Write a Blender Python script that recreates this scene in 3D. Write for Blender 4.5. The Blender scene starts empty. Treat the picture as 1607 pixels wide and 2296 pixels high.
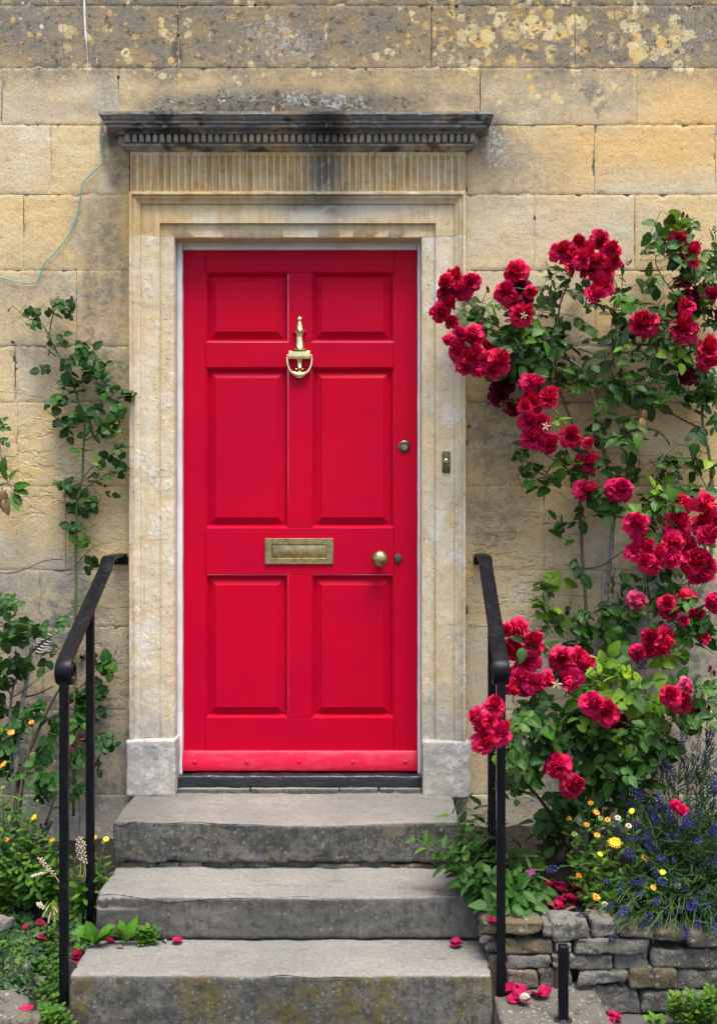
import bpy, math, random
import numpy as np
from mathutils import Vector, Matrix, noise

sc = bpy.context.scene
# ------------------------------------------------------------------ camera, sky, sun, exposure
DIST, PXM, CAMZ = 4.0, 590.0, 1.53            # metres to the wall, photo pixels per metre on the wall, eye height
cam_d = bpy.data.cameras.new('camera'); cam = bpy.data.objects.new('camera', cam_d)
sc.collection.objects.link(cam); sc.camera = cam
cam.location = (0, -DIST, CAMZ); cam.rotation_euler = (math.pi/2, 0, 0)
cam_d.sensor_fit = 'VERTICAL'; cam_d.sensor_height = 36.0
cam_d.lens = 36.0*DIST*PXM/2296.0
cam_d.clip_start = 0.05; cam_d.clip_end = 500

world = bpy.data.worlds.new('World'); sc.world = world; world.use_nodes = True
wn = world.node_tree.nodes; wl = world.node_tree.links
bg = wn['Background']; sky = wn.new('ShaderNodeTexSky'); sky.sky_type = 'NISHITA'
SUN_EL, SUN_AZ = math.radians(73), math.radians(24)     # azimuth to the right of the camera's back
sky.sun_disc = False; sky.sun_elevation = SUN_EL; sky.sun_rotation = math.pi - SUN_AZ
sky.air_density = 1.0; sky.dust_density = 4.0; sky.ozone_density = 1.0
wl.new(sky.outputs[0], bg.inputs[0]); bg.inputs[1].default_value = 0.07

sun_d = bpy.data.lights.new('sun', 'SUN'); sun = bpy.data.objects.new('sun', sun_d)
sc.collection.objects.link(sun)
sun_d.energy = 1.5; sun_d.angle = math.radians(34); sun_d.color = (1.0, 0.93, 0.82)
sdir = Vector((math.sin(SUN_AZ)*math.cos(SUN_EL), -math.cos(SUN_AZ)*math.cos(SUN_EL), math.sin(SUN_EL)))
sun.rotation_euler = sdir.to_track_quat('Z', 'Y').to_euler(); sun.location = (2, -4, 6)

sc.view_settings.view_transform = 'Standard'; sc.view_settings.look = 'None'
sc.view_settings.gamma = 1.0; sc.view_settings.use_curve_mapping = False
sc.view_settings.exposure = 2.28
sc.cycles.max_bounces = 4; sc.cycles.diffuse_bounces = 3; sc.cycles.glossy_bounces = 2; sc.cycles.transmission_bounces = 4

# ------------------------------------------------------------------ helpers
COL = sc.collection
rng = random.Random(7)
def W(x, y, z=0.0):
    """photo pixel (1607 x 2296 grid) + metres in front of the wall -> world point"""
    d = (DIST - z)/DIST
    return Vector(((x-803.5)*d/PXM, -z, CAMZ-(y-1148)*d/PXM))
def link(o, parent=None):
    COL.objects.link(o)
    if parent is not None: o.parent = parent
    return o
def mesh(name, verts, faces, mat=None, smooth=True):
    me = bpy.data.meshes.new(name)
    me.from_pydata([tuple(v) for v in verts], [], faces)
    if mat is not None: me.materials.append(mat)
    if smooth: me.polygons.foreach_set('use_smooth', [True]*len(me.polygons))
    me.update(); return me
def obj(name, me, parent=None, loc=None, mat4=None):
    o = bpy.data.objects.new(name, me); link(o, parent)
    if loc is not None: o.location = loc
    if mat4 is not None: o.matrix_local = mat4
    return o
def thing(name, label, cat, loc=(0, 0, 0), group=None):
    o = bpy.data.objects.new(name, None); link(o); o.location = loc; o.empty_display_size = .05
    return tag(o, label, cat, group)
def tag(o, label, cat, group=None, kind=None):
    o['label'] = label; o['category'] = cat
    if group: o['group'] = group
    if kind: o['kind'] = kind
    return o
class MB:
    """collects shapes of one part"""
    def __init__(s): s.v = []; s.f = []; s.uv = None
    def add(s, v, f):
        n = len(s.v); s.v += [tuple(p) for p in v]; s.f += [tuple(i+n for i in q) for q in f]
        return s
    def build(s, name, mat, parent=None, smooth=True, sharp=None):
        o = obj(name, mesh(name, s.v, s.f, mat, smooth), parent)
        if sharp:
            o.data.set_sharp_from_angle(angle=math.radians(sharp))
        return o
def fbm(p, sc_, oct=3):
    return noise.fractal(Vector(p)*sc_, 1.0, 2.0, oct, noise_basis='PERLIN_ORIGINAL')
def lat(a, b, r, n):
    L = b-a; r = min(r, L*.45)
    xs = [0, .25*r, .6*r, r] + [r+(L-2*r)*i/n for i in range(1, n)] + [L-r, L-.6*r, L-.25*r, L]
    return [a+x for x in xs]
def rbox(x0, x1, y0, y1, z0, z1, r=.005, n=(2, 1, 2), amp=0.0, freq=8., seed=0, fn=None, simple=False):
    """rounded box surface with a little uneven relief"""
    if simple:
        mk = lambda a, b, n_: [a, a+min(r, (b-a)*.45)] + [a+r+(b-a-2*r)*i/n_ for i in range(1, n_)] + [b-min(r, (b-a)*.45), b]
    else: mk = lambda a, b, n_: lat(a, b, r, n_)
    X, Y, Z = mk(x0, x1, n[0]), mk(y0, y1, n[1]), mk(z0, z1, n[2])
    idx = {}; V = []; F = []
    def vid(i, j, k):
        key = (i, j, k)
        if key not in idx:
            p = Vector((X[i], Y[j], Z[k]))
            rr = [min(r, (x1-x0)*.45), min(r, (y1-y0)*.45), min(r, (z1-z0)*.45)]
            c = Vector((min(max(p.x, x0+rr[0]), x1-rr[0]), min(max(p.y, y0+rr[1]), y1-rr[1]), min(max(p.z, z0+rr[2]), z1-rr[2])))
            d = p-c; dn = Vector((d.x/rr[0], d.y/rr[1], d.z/rr[2]))
            if dn.length > 1e-9:
                dn.normalize(); p = c+Vector((dn.x*rr[0], dn.y*rr[1], dn.z*rr[2]))
            if amp:
                q = p+Vector((seed*3.7, seed*1.3, seed*7.1))
                nd = dn if dn.length > 1e-9 else Vector((0, -1, 0))
                p = p+nd*amp*(fbm(q, freq)+.5*fbm(q, freq*3.1, 2))
            if fn: p = fn(p)
            idx[key] = len(V); V.append(p)
        return idx[key]
    a, b, c = len(X)-1, len(Y)-1, len(Z)-1
    for i in range(a):
        for j in range(b):
            F.append((vid(i, j, 0), vid(i, j+1, 0), vid(i+1, j+1, 0), vid(i+1, j, 0)))
            F.append((vid(i, j, c), vid(i+1, j, c), vid(i+1, j+1, c), vid(i, j+1, c)))
        for k in range(c):
            F.append((vid(i, 0, k), vid(i+1, 0, k), vid(i+1, 0, k+1), vid(i, 0, k+1)))
            F.append((vid(i, b, k), vid(i, b, k+1), vid(i+1, b, k+1), vid(i+1, b, k)))
    for j in range(b):
        for k in range(c):
            F.append((vid(0, j, k), vid(0, j, k+1), vid(0, j+1, k+1), vid(0, j+1, k)))
            F.append((vid(a, j, k), vid(a, j+1, k), vid(a, j+1, k+1), vid(a, j, k+1)))
    return V, F
def smooth_path(pts, n=6):
    """Catmull-Rom through the points (tuples may carry extra values)"""
    P = [np.array(p, float) for p in pts]
    if len(P) < 3: 
        return [P[0]+(P[-1]-P[0])*i/n for i in range(n+1)]
    P = [2*P[0]-P[1]] + P + [2*P[-1]-P[-2]]; out = []
    for i in range(1, len(P)-2):
        for k in range(n):
            t = k/n; a, b, c, d = P[i-1], P[i], P[i+1], P[i+2]
            out.append(.5*((2*b)+(-a+c)*t+(2*a-5*b+4*c-d)*t*t+(-a+3*b-3*c+d)*t**3))
    out.append(P[-2]); return out
def tube(mb, path, rad, sides=6, bump=0.0, cap=True):
    """path: list of points, rad: number or list"""
    n = len(path); P = [Vector(tuple(p)[:3]) for p in path]
    R = rad if hasattr(rad, '__len__') else [rad]*n
    V = []; F = []; up = None
    for i, p in enumerate(P):
        t = (P[min(i+1, n-1)]-P[max(i-1, 0)])
        if t.length < 1e-9: t = Vector((0, 0, 1))
        t.normalize()
        if up is None: up = t.orthogonal()
        up = (up-t*up.dot(t));
        if up.length < 1e-6: up = t.orthogonal()
        up.normalize(); s = t.cross(up)
        for k in range(sides):
            a = 2*math.pi*k/sides; rr = R[i]*(1+(bump*noise.noise(p*60+Vector((k*5, 0, 0))) if bump else 0))
            V.append(p+(up*math.cos(a)+s*math.sin(a))*rr)
    for i in range(n-1):
        for k in range(sides):
            a = i*sides+k; b = i*sides+(k+1) % sides
            F.append((a, b, b+sides, a+sides))
    if cap:
        F.append(tuple(range(sides))[::-1]); F.append(tuple((n-1)*sides+k for k in range(sides)))
    mb.add(V, F)
def lathe(mb, prof, axis_o, axis_d, up, seg=20, sx=1, sy=1):
    """prof: (radius, along) pairs round axis_d through axis_o"""
    d = Vector(axis_d).normalized(); u = Vector(up).normalized(); s = d.cross(u); o = Vector(axis_o)
    V = []; F = []
    for r, h in prof:
        for k in range(seg):
            a = 2*math.pi*k/seg; V.append(o+d*h+(u*math.cos(a)*sx+s*math.sin(a)*sy)*r)
    for i in range(len(prof)-1):
        for k in range(seg):
            a = i*seg+k; b = i*seg+(k+1) % seg
            F.append((a, b, b+seg, a+seg))
    F.append(tuple(range(seg))[::-1]); F.append(tuple((len(prof)-1)*seg+k for k in range(seg)))
    mb.add(V, F)

# ------------------------------------------------------------------ material toolkit
class M:
    def __init__(s, name):
        s.mat = bpy.data.materials.new(name); s.mat.use_nodes = True
        s.t = s.mat.node_tree; s.t.nodes.clear()
        s.out = s.t.nodes.new('ShaderNodeOutputMaterial'); s._pos = None; s._sep = None
    def n(s, ty, **kw):
        nd = s.t.nodes.new(ty)
        for k, v in kw.items(): setattr(nd, k, v)
        return nd
    def set(s, sock, v):
        if isinstance(v, bpy.types.NodeSocket): s.t.links.new(v, sock)
        elif isinstance(v, tuple) and len(v) == 3 and sock.type == 'RGBA': sock.default_value = (*v, 1)
        else: sock.default_value = v
    def pos(s):
        if s._pos is None: s._pos = s.n('ShaderNodeNewGeometry').outputs['Position']
        return s._pos
    def nrm(s): return s.n('ShaderNodeNewGeometry').outputs['Normal']
    def xyz(s, v=None):
        nd = s.n('ShaderNodeSeparateXYZ'); s.set(nd.inputs[0], v or s.pos()); return nd.outputs
    def scale(s, k, v=None):
        nd = s.n('ShaderNodeVectorMath', operation='MULTIPLY'); s.set(nd.inputs[0], v or s.pos()); nd.inputs[1].default_value = k
        return nd.outputs[0]
    def vadd(s, a, b):
        nd = s.n('ShaderNodeVectorMath', operation='ADD'); s.set(nd.inputs[0], a); s.set(nd.inputs[1], b); return nd.outputs[0]
    def noise(s, sc_, detail=4, rough=.55, v=None, dist=0., col=False):
        nd = s.n('ShaderNodeTexNoise'); s.set(nd.inputs['Vector'], v or s.pos()); nd.inputs['Scale'].default_value = sc_
        nd.inputs['Detail'].default_value = min(detail, 3.2); nd.inputs['Roughness'].default_value = rough; nd.inputs['Distortion'].default_value = dist
        return nd.outputs['Color' if col else 'Fac']
    def vor(s, sc_, v=None, feat='F1', out='Distance', rnd=1.):
        nd = s.n('ShaderNodeTexVoronoi', feature=feat); s.set(nd.inputs['Vector'], v or s.pos()); nd.inputs['Scale'].default_value = sc_
        nd.inputs['Randomness'].default_value = rnd
        return nd.outputs[out]
    def m(s, op, a, b=0., c=None):
        nd = s.n('ShaderNodeMath', operation=op); s.set(nd.inputs[0], a); s.set(nd.inputs[1], b)
        if c is not None: s.set(nd.inputs[2], c)
        return nd.outputs[0]
    def ss(s, x, lo, hi, a=0., b=1.):
        nd = s.n('ShaderNodeMapRange', interpolation_type='SMOOTHSTEP'); s.set(nd.inputs[0], x)
        nd.inputs[1].default_value = lo; nd.inputs[2].default_value = hi; s.set(nd.inputs[3], a); s.set(nd.inputs[4], b)
        return nd.outputs[0]
    def mix(s, f, a, b, mode='MIX'):
        nd = s.n('ShaderNodeMix', data_type='RGBA', blend_type=mode)
        s.set(nd.inputs[0], f); s.set(nd.inputs[6], a); s.set(nd.inputs[7], b); return nd.outputs[2]
    def rand(s): return s.n('ShaderNodeObjectInfo').outputs['Random']
    def ramp(s, x, stops):
        nd = s.n('ShaderNodeValToRGB'); s.set(nd.inputs[0], x); e = nd.color_ramp.elements
        while len(e) < len(stops): e.new(.5)
        for i, (p, c) in enumerate(stops): e[i].position = p; e[i].color = (*c, 1)
        return nd.outputs[0]
    def blob(s, x, y, rx, ry, edge=.6, nz=.5, nscale=7.):
        """soft uneven patch on the wall, given in photo pixels"""
        c = W(x, y); o = s._sep or s.xyz(); s._sep = o
        dx = s.m('DIVIDE', s.m('SUBTRACT', o[0], c.x), rx/PXM); dz = s.m('DIVIDE', s.m('SUBTRACT', o[2], c.z), ry/PXM)
        q = s.m('SQRT', s.m('ADD', s.m('MULTIPLY', dx, dx), s.m('MULTIPLY', dz, dz)))
        q = s.m('ADD', q, s.m('MULTIPLY', s.m('SUBTRACT', s.cached('bn%g' % nscale, lambda: s.noise(nscale, 5, .62)), .5), nz*2))
        return s.ss(q, 1-edge, 1+edge*.5, 1., 0.)
    def cached(s, key, f):
        d = s.__dict__.setdefault('_c', {})
        if key not in d: d[key] = f()
        return d[key]
    def mx(s, *a):
        r = a[0]
        for b in a[1:]: r = s.m('MAXIMUM', r, b)
        return r
    def bump(s, h, dist=.01, strength=1., normal=None):
        nd = s.n('ShaderNodeBump'); nd.inputs['Strength'].default_value = strength; nd.inputs['Distance'].default_value = dist
        s.set(nd.inputs['Height'], h)
        if normal: s.set(nd.inputs['Normal'], normal)
        return nd.outputs[0]
    def bsdf(s, col, rough=.8, normal=None, **kw):
        nd = s.n('ShaderNodeBsdfPrincipled'); s.set(nd.inputs['Base Color'], col); s.set(nd.inputs['Roughness'], rough)
        if normal: s.set(nd.inputs['Normal'], normal)
        for k, v in kw.items(): s.set(nd.inputs[k.replace('_', ' ')], v)
        s.t.links.new(nd.outputs[0], s.out.inputs[0]); s.last = nd; return s.mat
    def translucent(s, col, fac, normal=None):
        tr = s.n('ShaderNodeBsdfTranslucent'); s.set(tr.inputs[0], col)
        mx = s.n('ShaderNodeMixShader'); s.set(mx.inputs[0], fac)
        s.t.links.new(s.last.outputs[0], mx.inputs[1]); s.t.links.new(tr.outputs[0], mx.inputs[2])
        s.t.links.new(mx.outputs[0], s.out.inputs[0]); return s.mat
# ------------------------------------------------------------------ stone materials
def lichen(s, sc_, lo, hi, off, wob=.012):
    key = 'wob%g' % wob
    wv = s.cached(key, lambda: s.scale((wob, wob, wob), s.noise(38, 3, .6, col=True)))
    v = s.vadd(s.vadd(s.pos(), wv), (off, off*1.7, off*.3))
    nd = s.n('ShaderNodeTexVoronoi'); s.set(nd.inputs['Vector'], v); nd.inputs['Scale'].default_value = sc_
    r = s.xyz(nd.outputs['Color'])[0]
    thr = s.m('MULTIPLY_ADD', r, hi-lo, lo)
    return s.ss(s.m('SUBTRACT', nd.outputs['Distance'], thr), -.06, .02, 1., 0.), r
def limestone(name, mode):
    s = M(name); p = s.pos()
    n1 = s.noise(1.6, 5, .6); n2 = s.noise(6, 6, .65); n3 = s.noise(30, 5, .7); grain = s.noise(260, 3, .7)
    bed = s.noise(5, 4, .6, v=s.scale((1.2, 1, 7.)))
    cream, honey, pale = (.56, .475, .305), (.56, .405, .19), (.64, .585, .44)
    col = s.mix(s.ss(s.m('MULTIPLY_ADD', n1, .6, s.m('MULTIPLY', bed, .4)), .38, .62), cream, honey)
    col = s.mix(s.ss(n2, .5, .72, 0., .75), col, pale)
    if mode == 'wall':
        rd = s.rand()
        col = s.mix(s.ss(rd, .55, 1., 0., .45), col, (.57, .385, .15))
        col = s.mix(s.ss(rd, .45, 0., 0., .5), col, (.46, .40, .29))
    mot = s.noise(17, 5, .7, v=s.scale((1, 1, 1.4)))
    col = s.mix(s.ss(mot, .42, .30, 0., .55), col, s.mix(.55, col, (.16, .115, .06)))
    col = s.mix(s.ss(mot, .58, .72, 0., .5), col, (.55, .50, .38))
    # ochre iron stains
    col = s.mix(s.ss(s.noise(9, 6, .7, v=s.vadd(s.scale((1, 1, 1.6)), (3, 1, 7))), .58, .74, 0., .6), col, (.50, .25, .07))
    grey, dark, brown = (.255, .235, .20), (.04, .038, .035), (.215, .16, .09)
    spot = s.ss(s.m('MULTIPLY_ADD', n3, .55, s.m('MULTIPLY', n2, .45)), .42, .6)
    def over(f, c, amt, speck=True):
        nonlocal col
        k = s.m('MULTIPLY', f, amt)
        if speck: k = s.m('MULTIPLY', k, s.m('MULTIPLY_ADD', spot, .55, .45))
        col = s.mix(k, col, c)
    if mode == 'wall':
        o = s._sep or s.xyz(); s._sep = o
        top = s.ss(s.m('MULTIPLY_ADD', n2, .35, o[2]), W(0, 235).z+.17, W(0, 110).z+.17)
        over(top, brown, .92, False); over(s.m('MULTIPLY', top, s.ss(n2, .5, .62)), (.165, .15, .12), .8)
        over(s.mx(s.blob(1560, 90, 170, 110), s.blob(120, 60, 160, 120)), (.20, .185, .155), .75)
        over(s.blob(1455, 330, 230, 80, .8), (.62, .375, .115), .7, False)
        over(s.blob(1540, 240, 130, 90, .8), (.63, .40, .15), .65, False)
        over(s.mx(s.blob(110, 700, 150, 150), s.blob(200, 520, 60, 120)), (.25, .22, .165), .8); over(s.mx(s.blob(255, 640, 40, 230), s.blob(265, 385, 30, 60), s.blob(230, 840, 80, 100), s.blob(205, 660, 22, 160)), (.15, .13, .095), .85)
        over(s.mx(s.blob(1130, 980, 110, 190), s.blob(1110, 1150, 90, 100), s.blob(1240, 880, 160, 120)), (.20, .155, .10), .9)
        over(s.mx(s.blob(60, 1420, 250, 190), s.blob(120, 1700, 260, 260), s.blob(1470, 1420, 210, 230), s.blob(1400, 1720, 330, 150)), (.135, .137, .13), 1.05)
        over(s.mx(s.blob(1110, 1560, 70, 120), s.blob(60, 1280, 90, 90)), (.37, .345, .29), .6)
        base = s.ss(s.m('MULTIPLY_ADD', n2, .2, o[2]), W(0, 1850).z+.1, W(0, 1740).z+.1, 1., 0.)
        over(base, (.27, .255, .225), .85); over(s.m('MULTIPLY', base, s.ss(n3, .53, .66)), (.52, .51, .48), .7, False)
        # drips from the ends of the cornice
        over(s.mx(s.blob(1103, 335, 36, 75, .9), s.blob(1095, 285, 40, 40, .8)), dark, .85, False); over(s.blob(1120, 360, 70, 110, .9), (.16, .14, .11), .8)
        over(s.mx(s.blob(231, 305, 9, 50, .7, .3), s.blob(250, 300, 24, 40)), (.06, .06, .058), .9, False)
        over(s.blob(397, 122, 16, 38, .6, .3), dark, .85, False)
        over(s.blob(1180, 380, 120, 90), (.27, .235, .165), .7); over(s.m('MULTIPLY', s.blob(680, 185, 470, 75, .9, .8), .9), (.27, .22, .14), .8); over(s.m('MULTIPLY', s.blob(1240, 215, 210, 80, .9, .8), .9), (.30, .255, .175), .8); over(s.mx(s.blob(60, 250, 120, 60, .9, .9), s.blob(1350, 520, 260, 90, .9, 1.)), (.40, .36, .28), .6)
        above = s.mx(s.blob(640, 235, 470, 42, .7, .4), s.blob(640, 252, 440, 24, .6, .3))
        over(above, (.115, .105, .085), .95, False)
        # lichens: pale crusts, yellow rosettes, black specks
        def crust(sc_, zone, lo, gain, off):
            return s.ss(s.m('MULTIPLY_ADD', zone, gain, s.noise(sc_, 3, .75, v=s.vadd(p, (off, off*.7, off*1.3)))), lo, lo+.07)
        wz = s.mx(s.m('MULTIPLY', s.blob(625, 85, 170, 110, .9), .8), s.m('MULTIPLY', s.blob(640, 226, 430, 46, .9, .7), s.ss(s.noise(4.5, 3, .6), .38, .58, .6, 1.)), s.m('MULTIPLY', s.blob(240, 220, 66, 74, .9), .9), s.m('MULTIPLY', s.blob(1110, 330, 60, 100, .9), .85), s.m('MULTIPLY', top, .35))
        yz = s.mx(s.blob(1150, 85, 260, 110, .9), s.m('MULTIPLY', s.blob(1450, 80, 190, 120, .9), .9), s.m('MULTIPLY', s.blob(1250, 215, 260, 110, .9), .5), s.m('MULTIPLY', top, .45))
        for (sc_, off, amt, c) in ((13, 0., .9, (.58, .47, .23)), (21, 4.3, .9, (.60, .51, .30)), (30, 7.7, .85, (.60, .39, .12))):
            s.cached('wob0.02', lambda: s.scale((.02, .02, .02), s.noise(38, 3, .6, col=True)))
            wv = s.cached('lw', lambda: s.noise(120, 2, .6))
            nd = s.n('ShaderNodeTexVoronoi'); s.set(nd.inputs['Vector'], s.vadd(s.vadd(s.pos(), s.cached('wob0.02', None)), (off, off*1.7, off*.3))); nd.inputs['Scale'].default_value = sc_
            rr = s.xyz(nd.outputs['Color'])
            thr = s.m('MULTIPLY', s.m('MULTIPLY', rr[0], rr[0]), s.m('MULTIPLY', yz, 1.05))
            k = s.ss(s.m('ADD', s.m('SUBTRACT', nd.outputs['Distance'], thr), s.m('MULTIPLY', s.m('SUBTRACT', wv, .5), .3)), -.07, .0, 1., 0.)
            k = s.m('MULTIPLY', k, s.ss(yz, .05, .25)); over(s.m('MULTIPLY', k, s.m('MULTIPLY_ADD', rr[1], .5, .5)), c, amt, False)
        over(s.m('MULTIPLY', crust(9, top, .62, .12, 5.), s.mx(top, s.blob(1260, 215, 220, 110, .9))), (.15, .14, .115), .7, False)
        over(crust(42, above, .80, .30, 2.), (.05, .046, .038), .9, False)
        over(s.m('MULTIPLY', crust(30, top, .66, .10, 3.), top), (.07, .055, .035), .85, False)
        over(s.m('MULTIPLY', crust(75, wz, .86, .44, 1.), s.ss(wz, .1, .4)), (.34, .36, .37), .75, False)
        over(s.m('MULTIPLY', crust(48, wz, .95, .42, 8.), s.ss(wz, .1, .4)), (.50, .52, .53), .8, False); over(s.m('MULTIPLY', crust(95, wz, .90, .28, 4.), s.ss(wz, .3, .6)), (.06, .055, .045), .85, False)
        l5, r5 = lichen(s, 15, -.5, .15, 6.6, .006)
        over(s.m('MULTIPLY', l5, s.mx(top, wz)), (.60, .60, .58), .95, False)
        l6, r6 = lichen(s, 24, -.5, .17, 1.6, .006)
        over(s.m('MULTIPLY', l6, s.mx(top, s.m('MULTIPLY', above, .8))), (.03, .028, .024), .85, False)
        over(s.m('MULTIPLY', crust(28, above, .82, .22, 11.), s.blob(640, 247, 440, 13, .7, .3)), (.40, .17, .03), .9, False)
    else:
        if mode == 'jamb':
            col = s.mix(.45, col, (.56, .50, .385))
            patch = s.ss(s.noise(7, 7, .7, v=s.vadd(s.scale((1.5, 1, .7)), (9, 2, 4))), .44, .56)
            over(patch, (.60, .545, .43), .5, False)
            patch2 = s.ss(s.noise(9, 7, .7, v=s.vadd(s.scale((1.3, 1, .8)), (1, 5, 2))), .57, .61); over(patch2, (.62, .60, .55), .65, False)
            over(s.ss(s.noise(3.2, 5, .6, v=s.scale((9, 1, .5))), .5, .66), (.50, .37, .19), .6)
            over(s.ss(s.noise(20, 5, .7), .56, .68), (.50, .34, .15), .45, False)
            o = s.xyz(); low = s.ss(s.m('MULTIPLY_ADD', n2, .35, o[2]), W(0, 1700).z+.16, W(0, 1480).z+.16, 1., 0.)
            over(low, (.27, .27, .265), .85, False); over(s.m('MULTIPLY', low, s.ss(n3, .52, .62)), (.55, .55, .53), .6, False)
        if mode in ('frieze', 'lintel'):
            over(s.ss(s.noise(5, 5, .65, v=s.scale((9, 1, .8))), .46, .62), (.33, .20, .085), .6 if mode == 'frieze' else .3, False)
            c = s.mx(s.blob(728, 390, 46, 120, .9, .3), s.m('MULTIPLY', s.blob(725, 460, 110, 60, .9), .9))
            over(c, (.10, .10, .095), .85, False); over(s.m('MULTIPLY', c, s.ss(n3, .53, .62)), (.36, .36, .34), .7, False)
            over(s.mx(s.blob(690, 505, 60, 40), s.blob(850, 470, 90, 30)), (.55, .52, .45), .6, False)
            over(s.m('MULTIPLY', c, s.ss(s.noise(14, 5, .7), .55, .65)), (.16, .13, .03), .7, False)
        if mode == 'cornice':
            soot = s.ss(s.noise(7, 6, .7), .3, .55)
            over(soot, (.19, .202, .212), .9, False)
            over(s.blob(640, 290, 460, 60, .5, .2), (.12, .127, .132), .45, False); over(s.ss(s.noise(5, 6, .75, v=s.vadd(s.scale((1, 1, 3)), (6, 1, 3))), .5, .62), (.025, .025, .026), .85, False)
            over(s.blob(730, 300, 60, 60, .8), (.025, .025, .026), .9, False)
            over(s.ss(s.noise(24, 5, .7), .56, .66), (.34, .355, .365), .75, False)
            over(s.ss(s.noise(17, 5, .7, v=s.vadd(p, (4, 4, 4))), .6, .68), (.30, .225, .10), .7, False)
        if mode == 'dentil':
            over(s.ss(s.noise(6, 5, .7), .3, .6), (.155, .16, .16), .85, False); over(s.ss(s.noise(30, 5, .7), .5, .62), (.30, .31, .31), .6, False)
            over(s.blob(735, 310, 60, 40, .8), (.04, .04, .04), .85, False)
        if mode == 'plinth':
            over(s.ss(n2, .2, .5), (.33, .33, .32), .95, False); over(s.ss(n3, .5, .62), (.52, .51, .49), .75, False)
            over(s.ss(s.noise(13, 5, .7), .6, .7), (.12, .12, .12), .6)
    fa = 1. if mode == 'wall' else .35
    fine = s.noise(95, 3, .75); col = s.mix(s.ss(fine, .33, .48, .5*fa, 0.), col, s.mix(.6, col, (.06, .045, .025))); col = s.mix(s.ss(fine, .56, .70, 0., .45*fa), col, s.mix(.6, col, (.66, .62, .52)))
    col = s.mix(s.ss(grain, .3, .75, .45, 0.), col, s.mix(.5, col, (.05, .04, .03)))
    # pits and chips
    pit = s.ss(s.noise(46, 4, .62, v=s.scale((1, 1, 1.5))), .26, .36)
    col = s.mix(s.m('MULTIPLY', s.m('SUBTRACT', 1., pit), .45), col, (.07, .055, .035))
    h = s.m('ADD', s.m('MULTIPLY', n3, .5), s.m('MULTIPLY', grain, .22)); h = s.m('ADD', h, s.m('MULTIPLY', n2, .9)); h = s.m('MULTIPLY_ADD', pit, .35, h)
    if mode == 'jamb': h = s.m('ADD', h, s.m('ADD', s.m('MULTIPLY', patch, .22), s.m('MULTIPLY', patch2, .12)))
    if mode == 'wall':
        flake = s.ss(s.noise(10, 8, .7, v=s.scale((.8, 1, 1.7))), .46, .5)
        fz = s.mx(s.blob(230, 1380, 90, 260), s.blob(150, 1050, 200, 120), s.blob(1140, 1300, 110, 200))
        h = s.m('MULTIPLY_ADD', s.m('MULTIPLY', flake, fz), .5, h)
    return s.bsdf(col, .88, s.bump(h, .007, .9), Specular_IOR_Level=.25)
MAT = {}
for k in ('wall', 'jamb', 'frieze', 'lintel', 'cornice', 'dentil', 'plinth'): MAT[k] = limestone('limestone_'+k, k)

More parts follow.
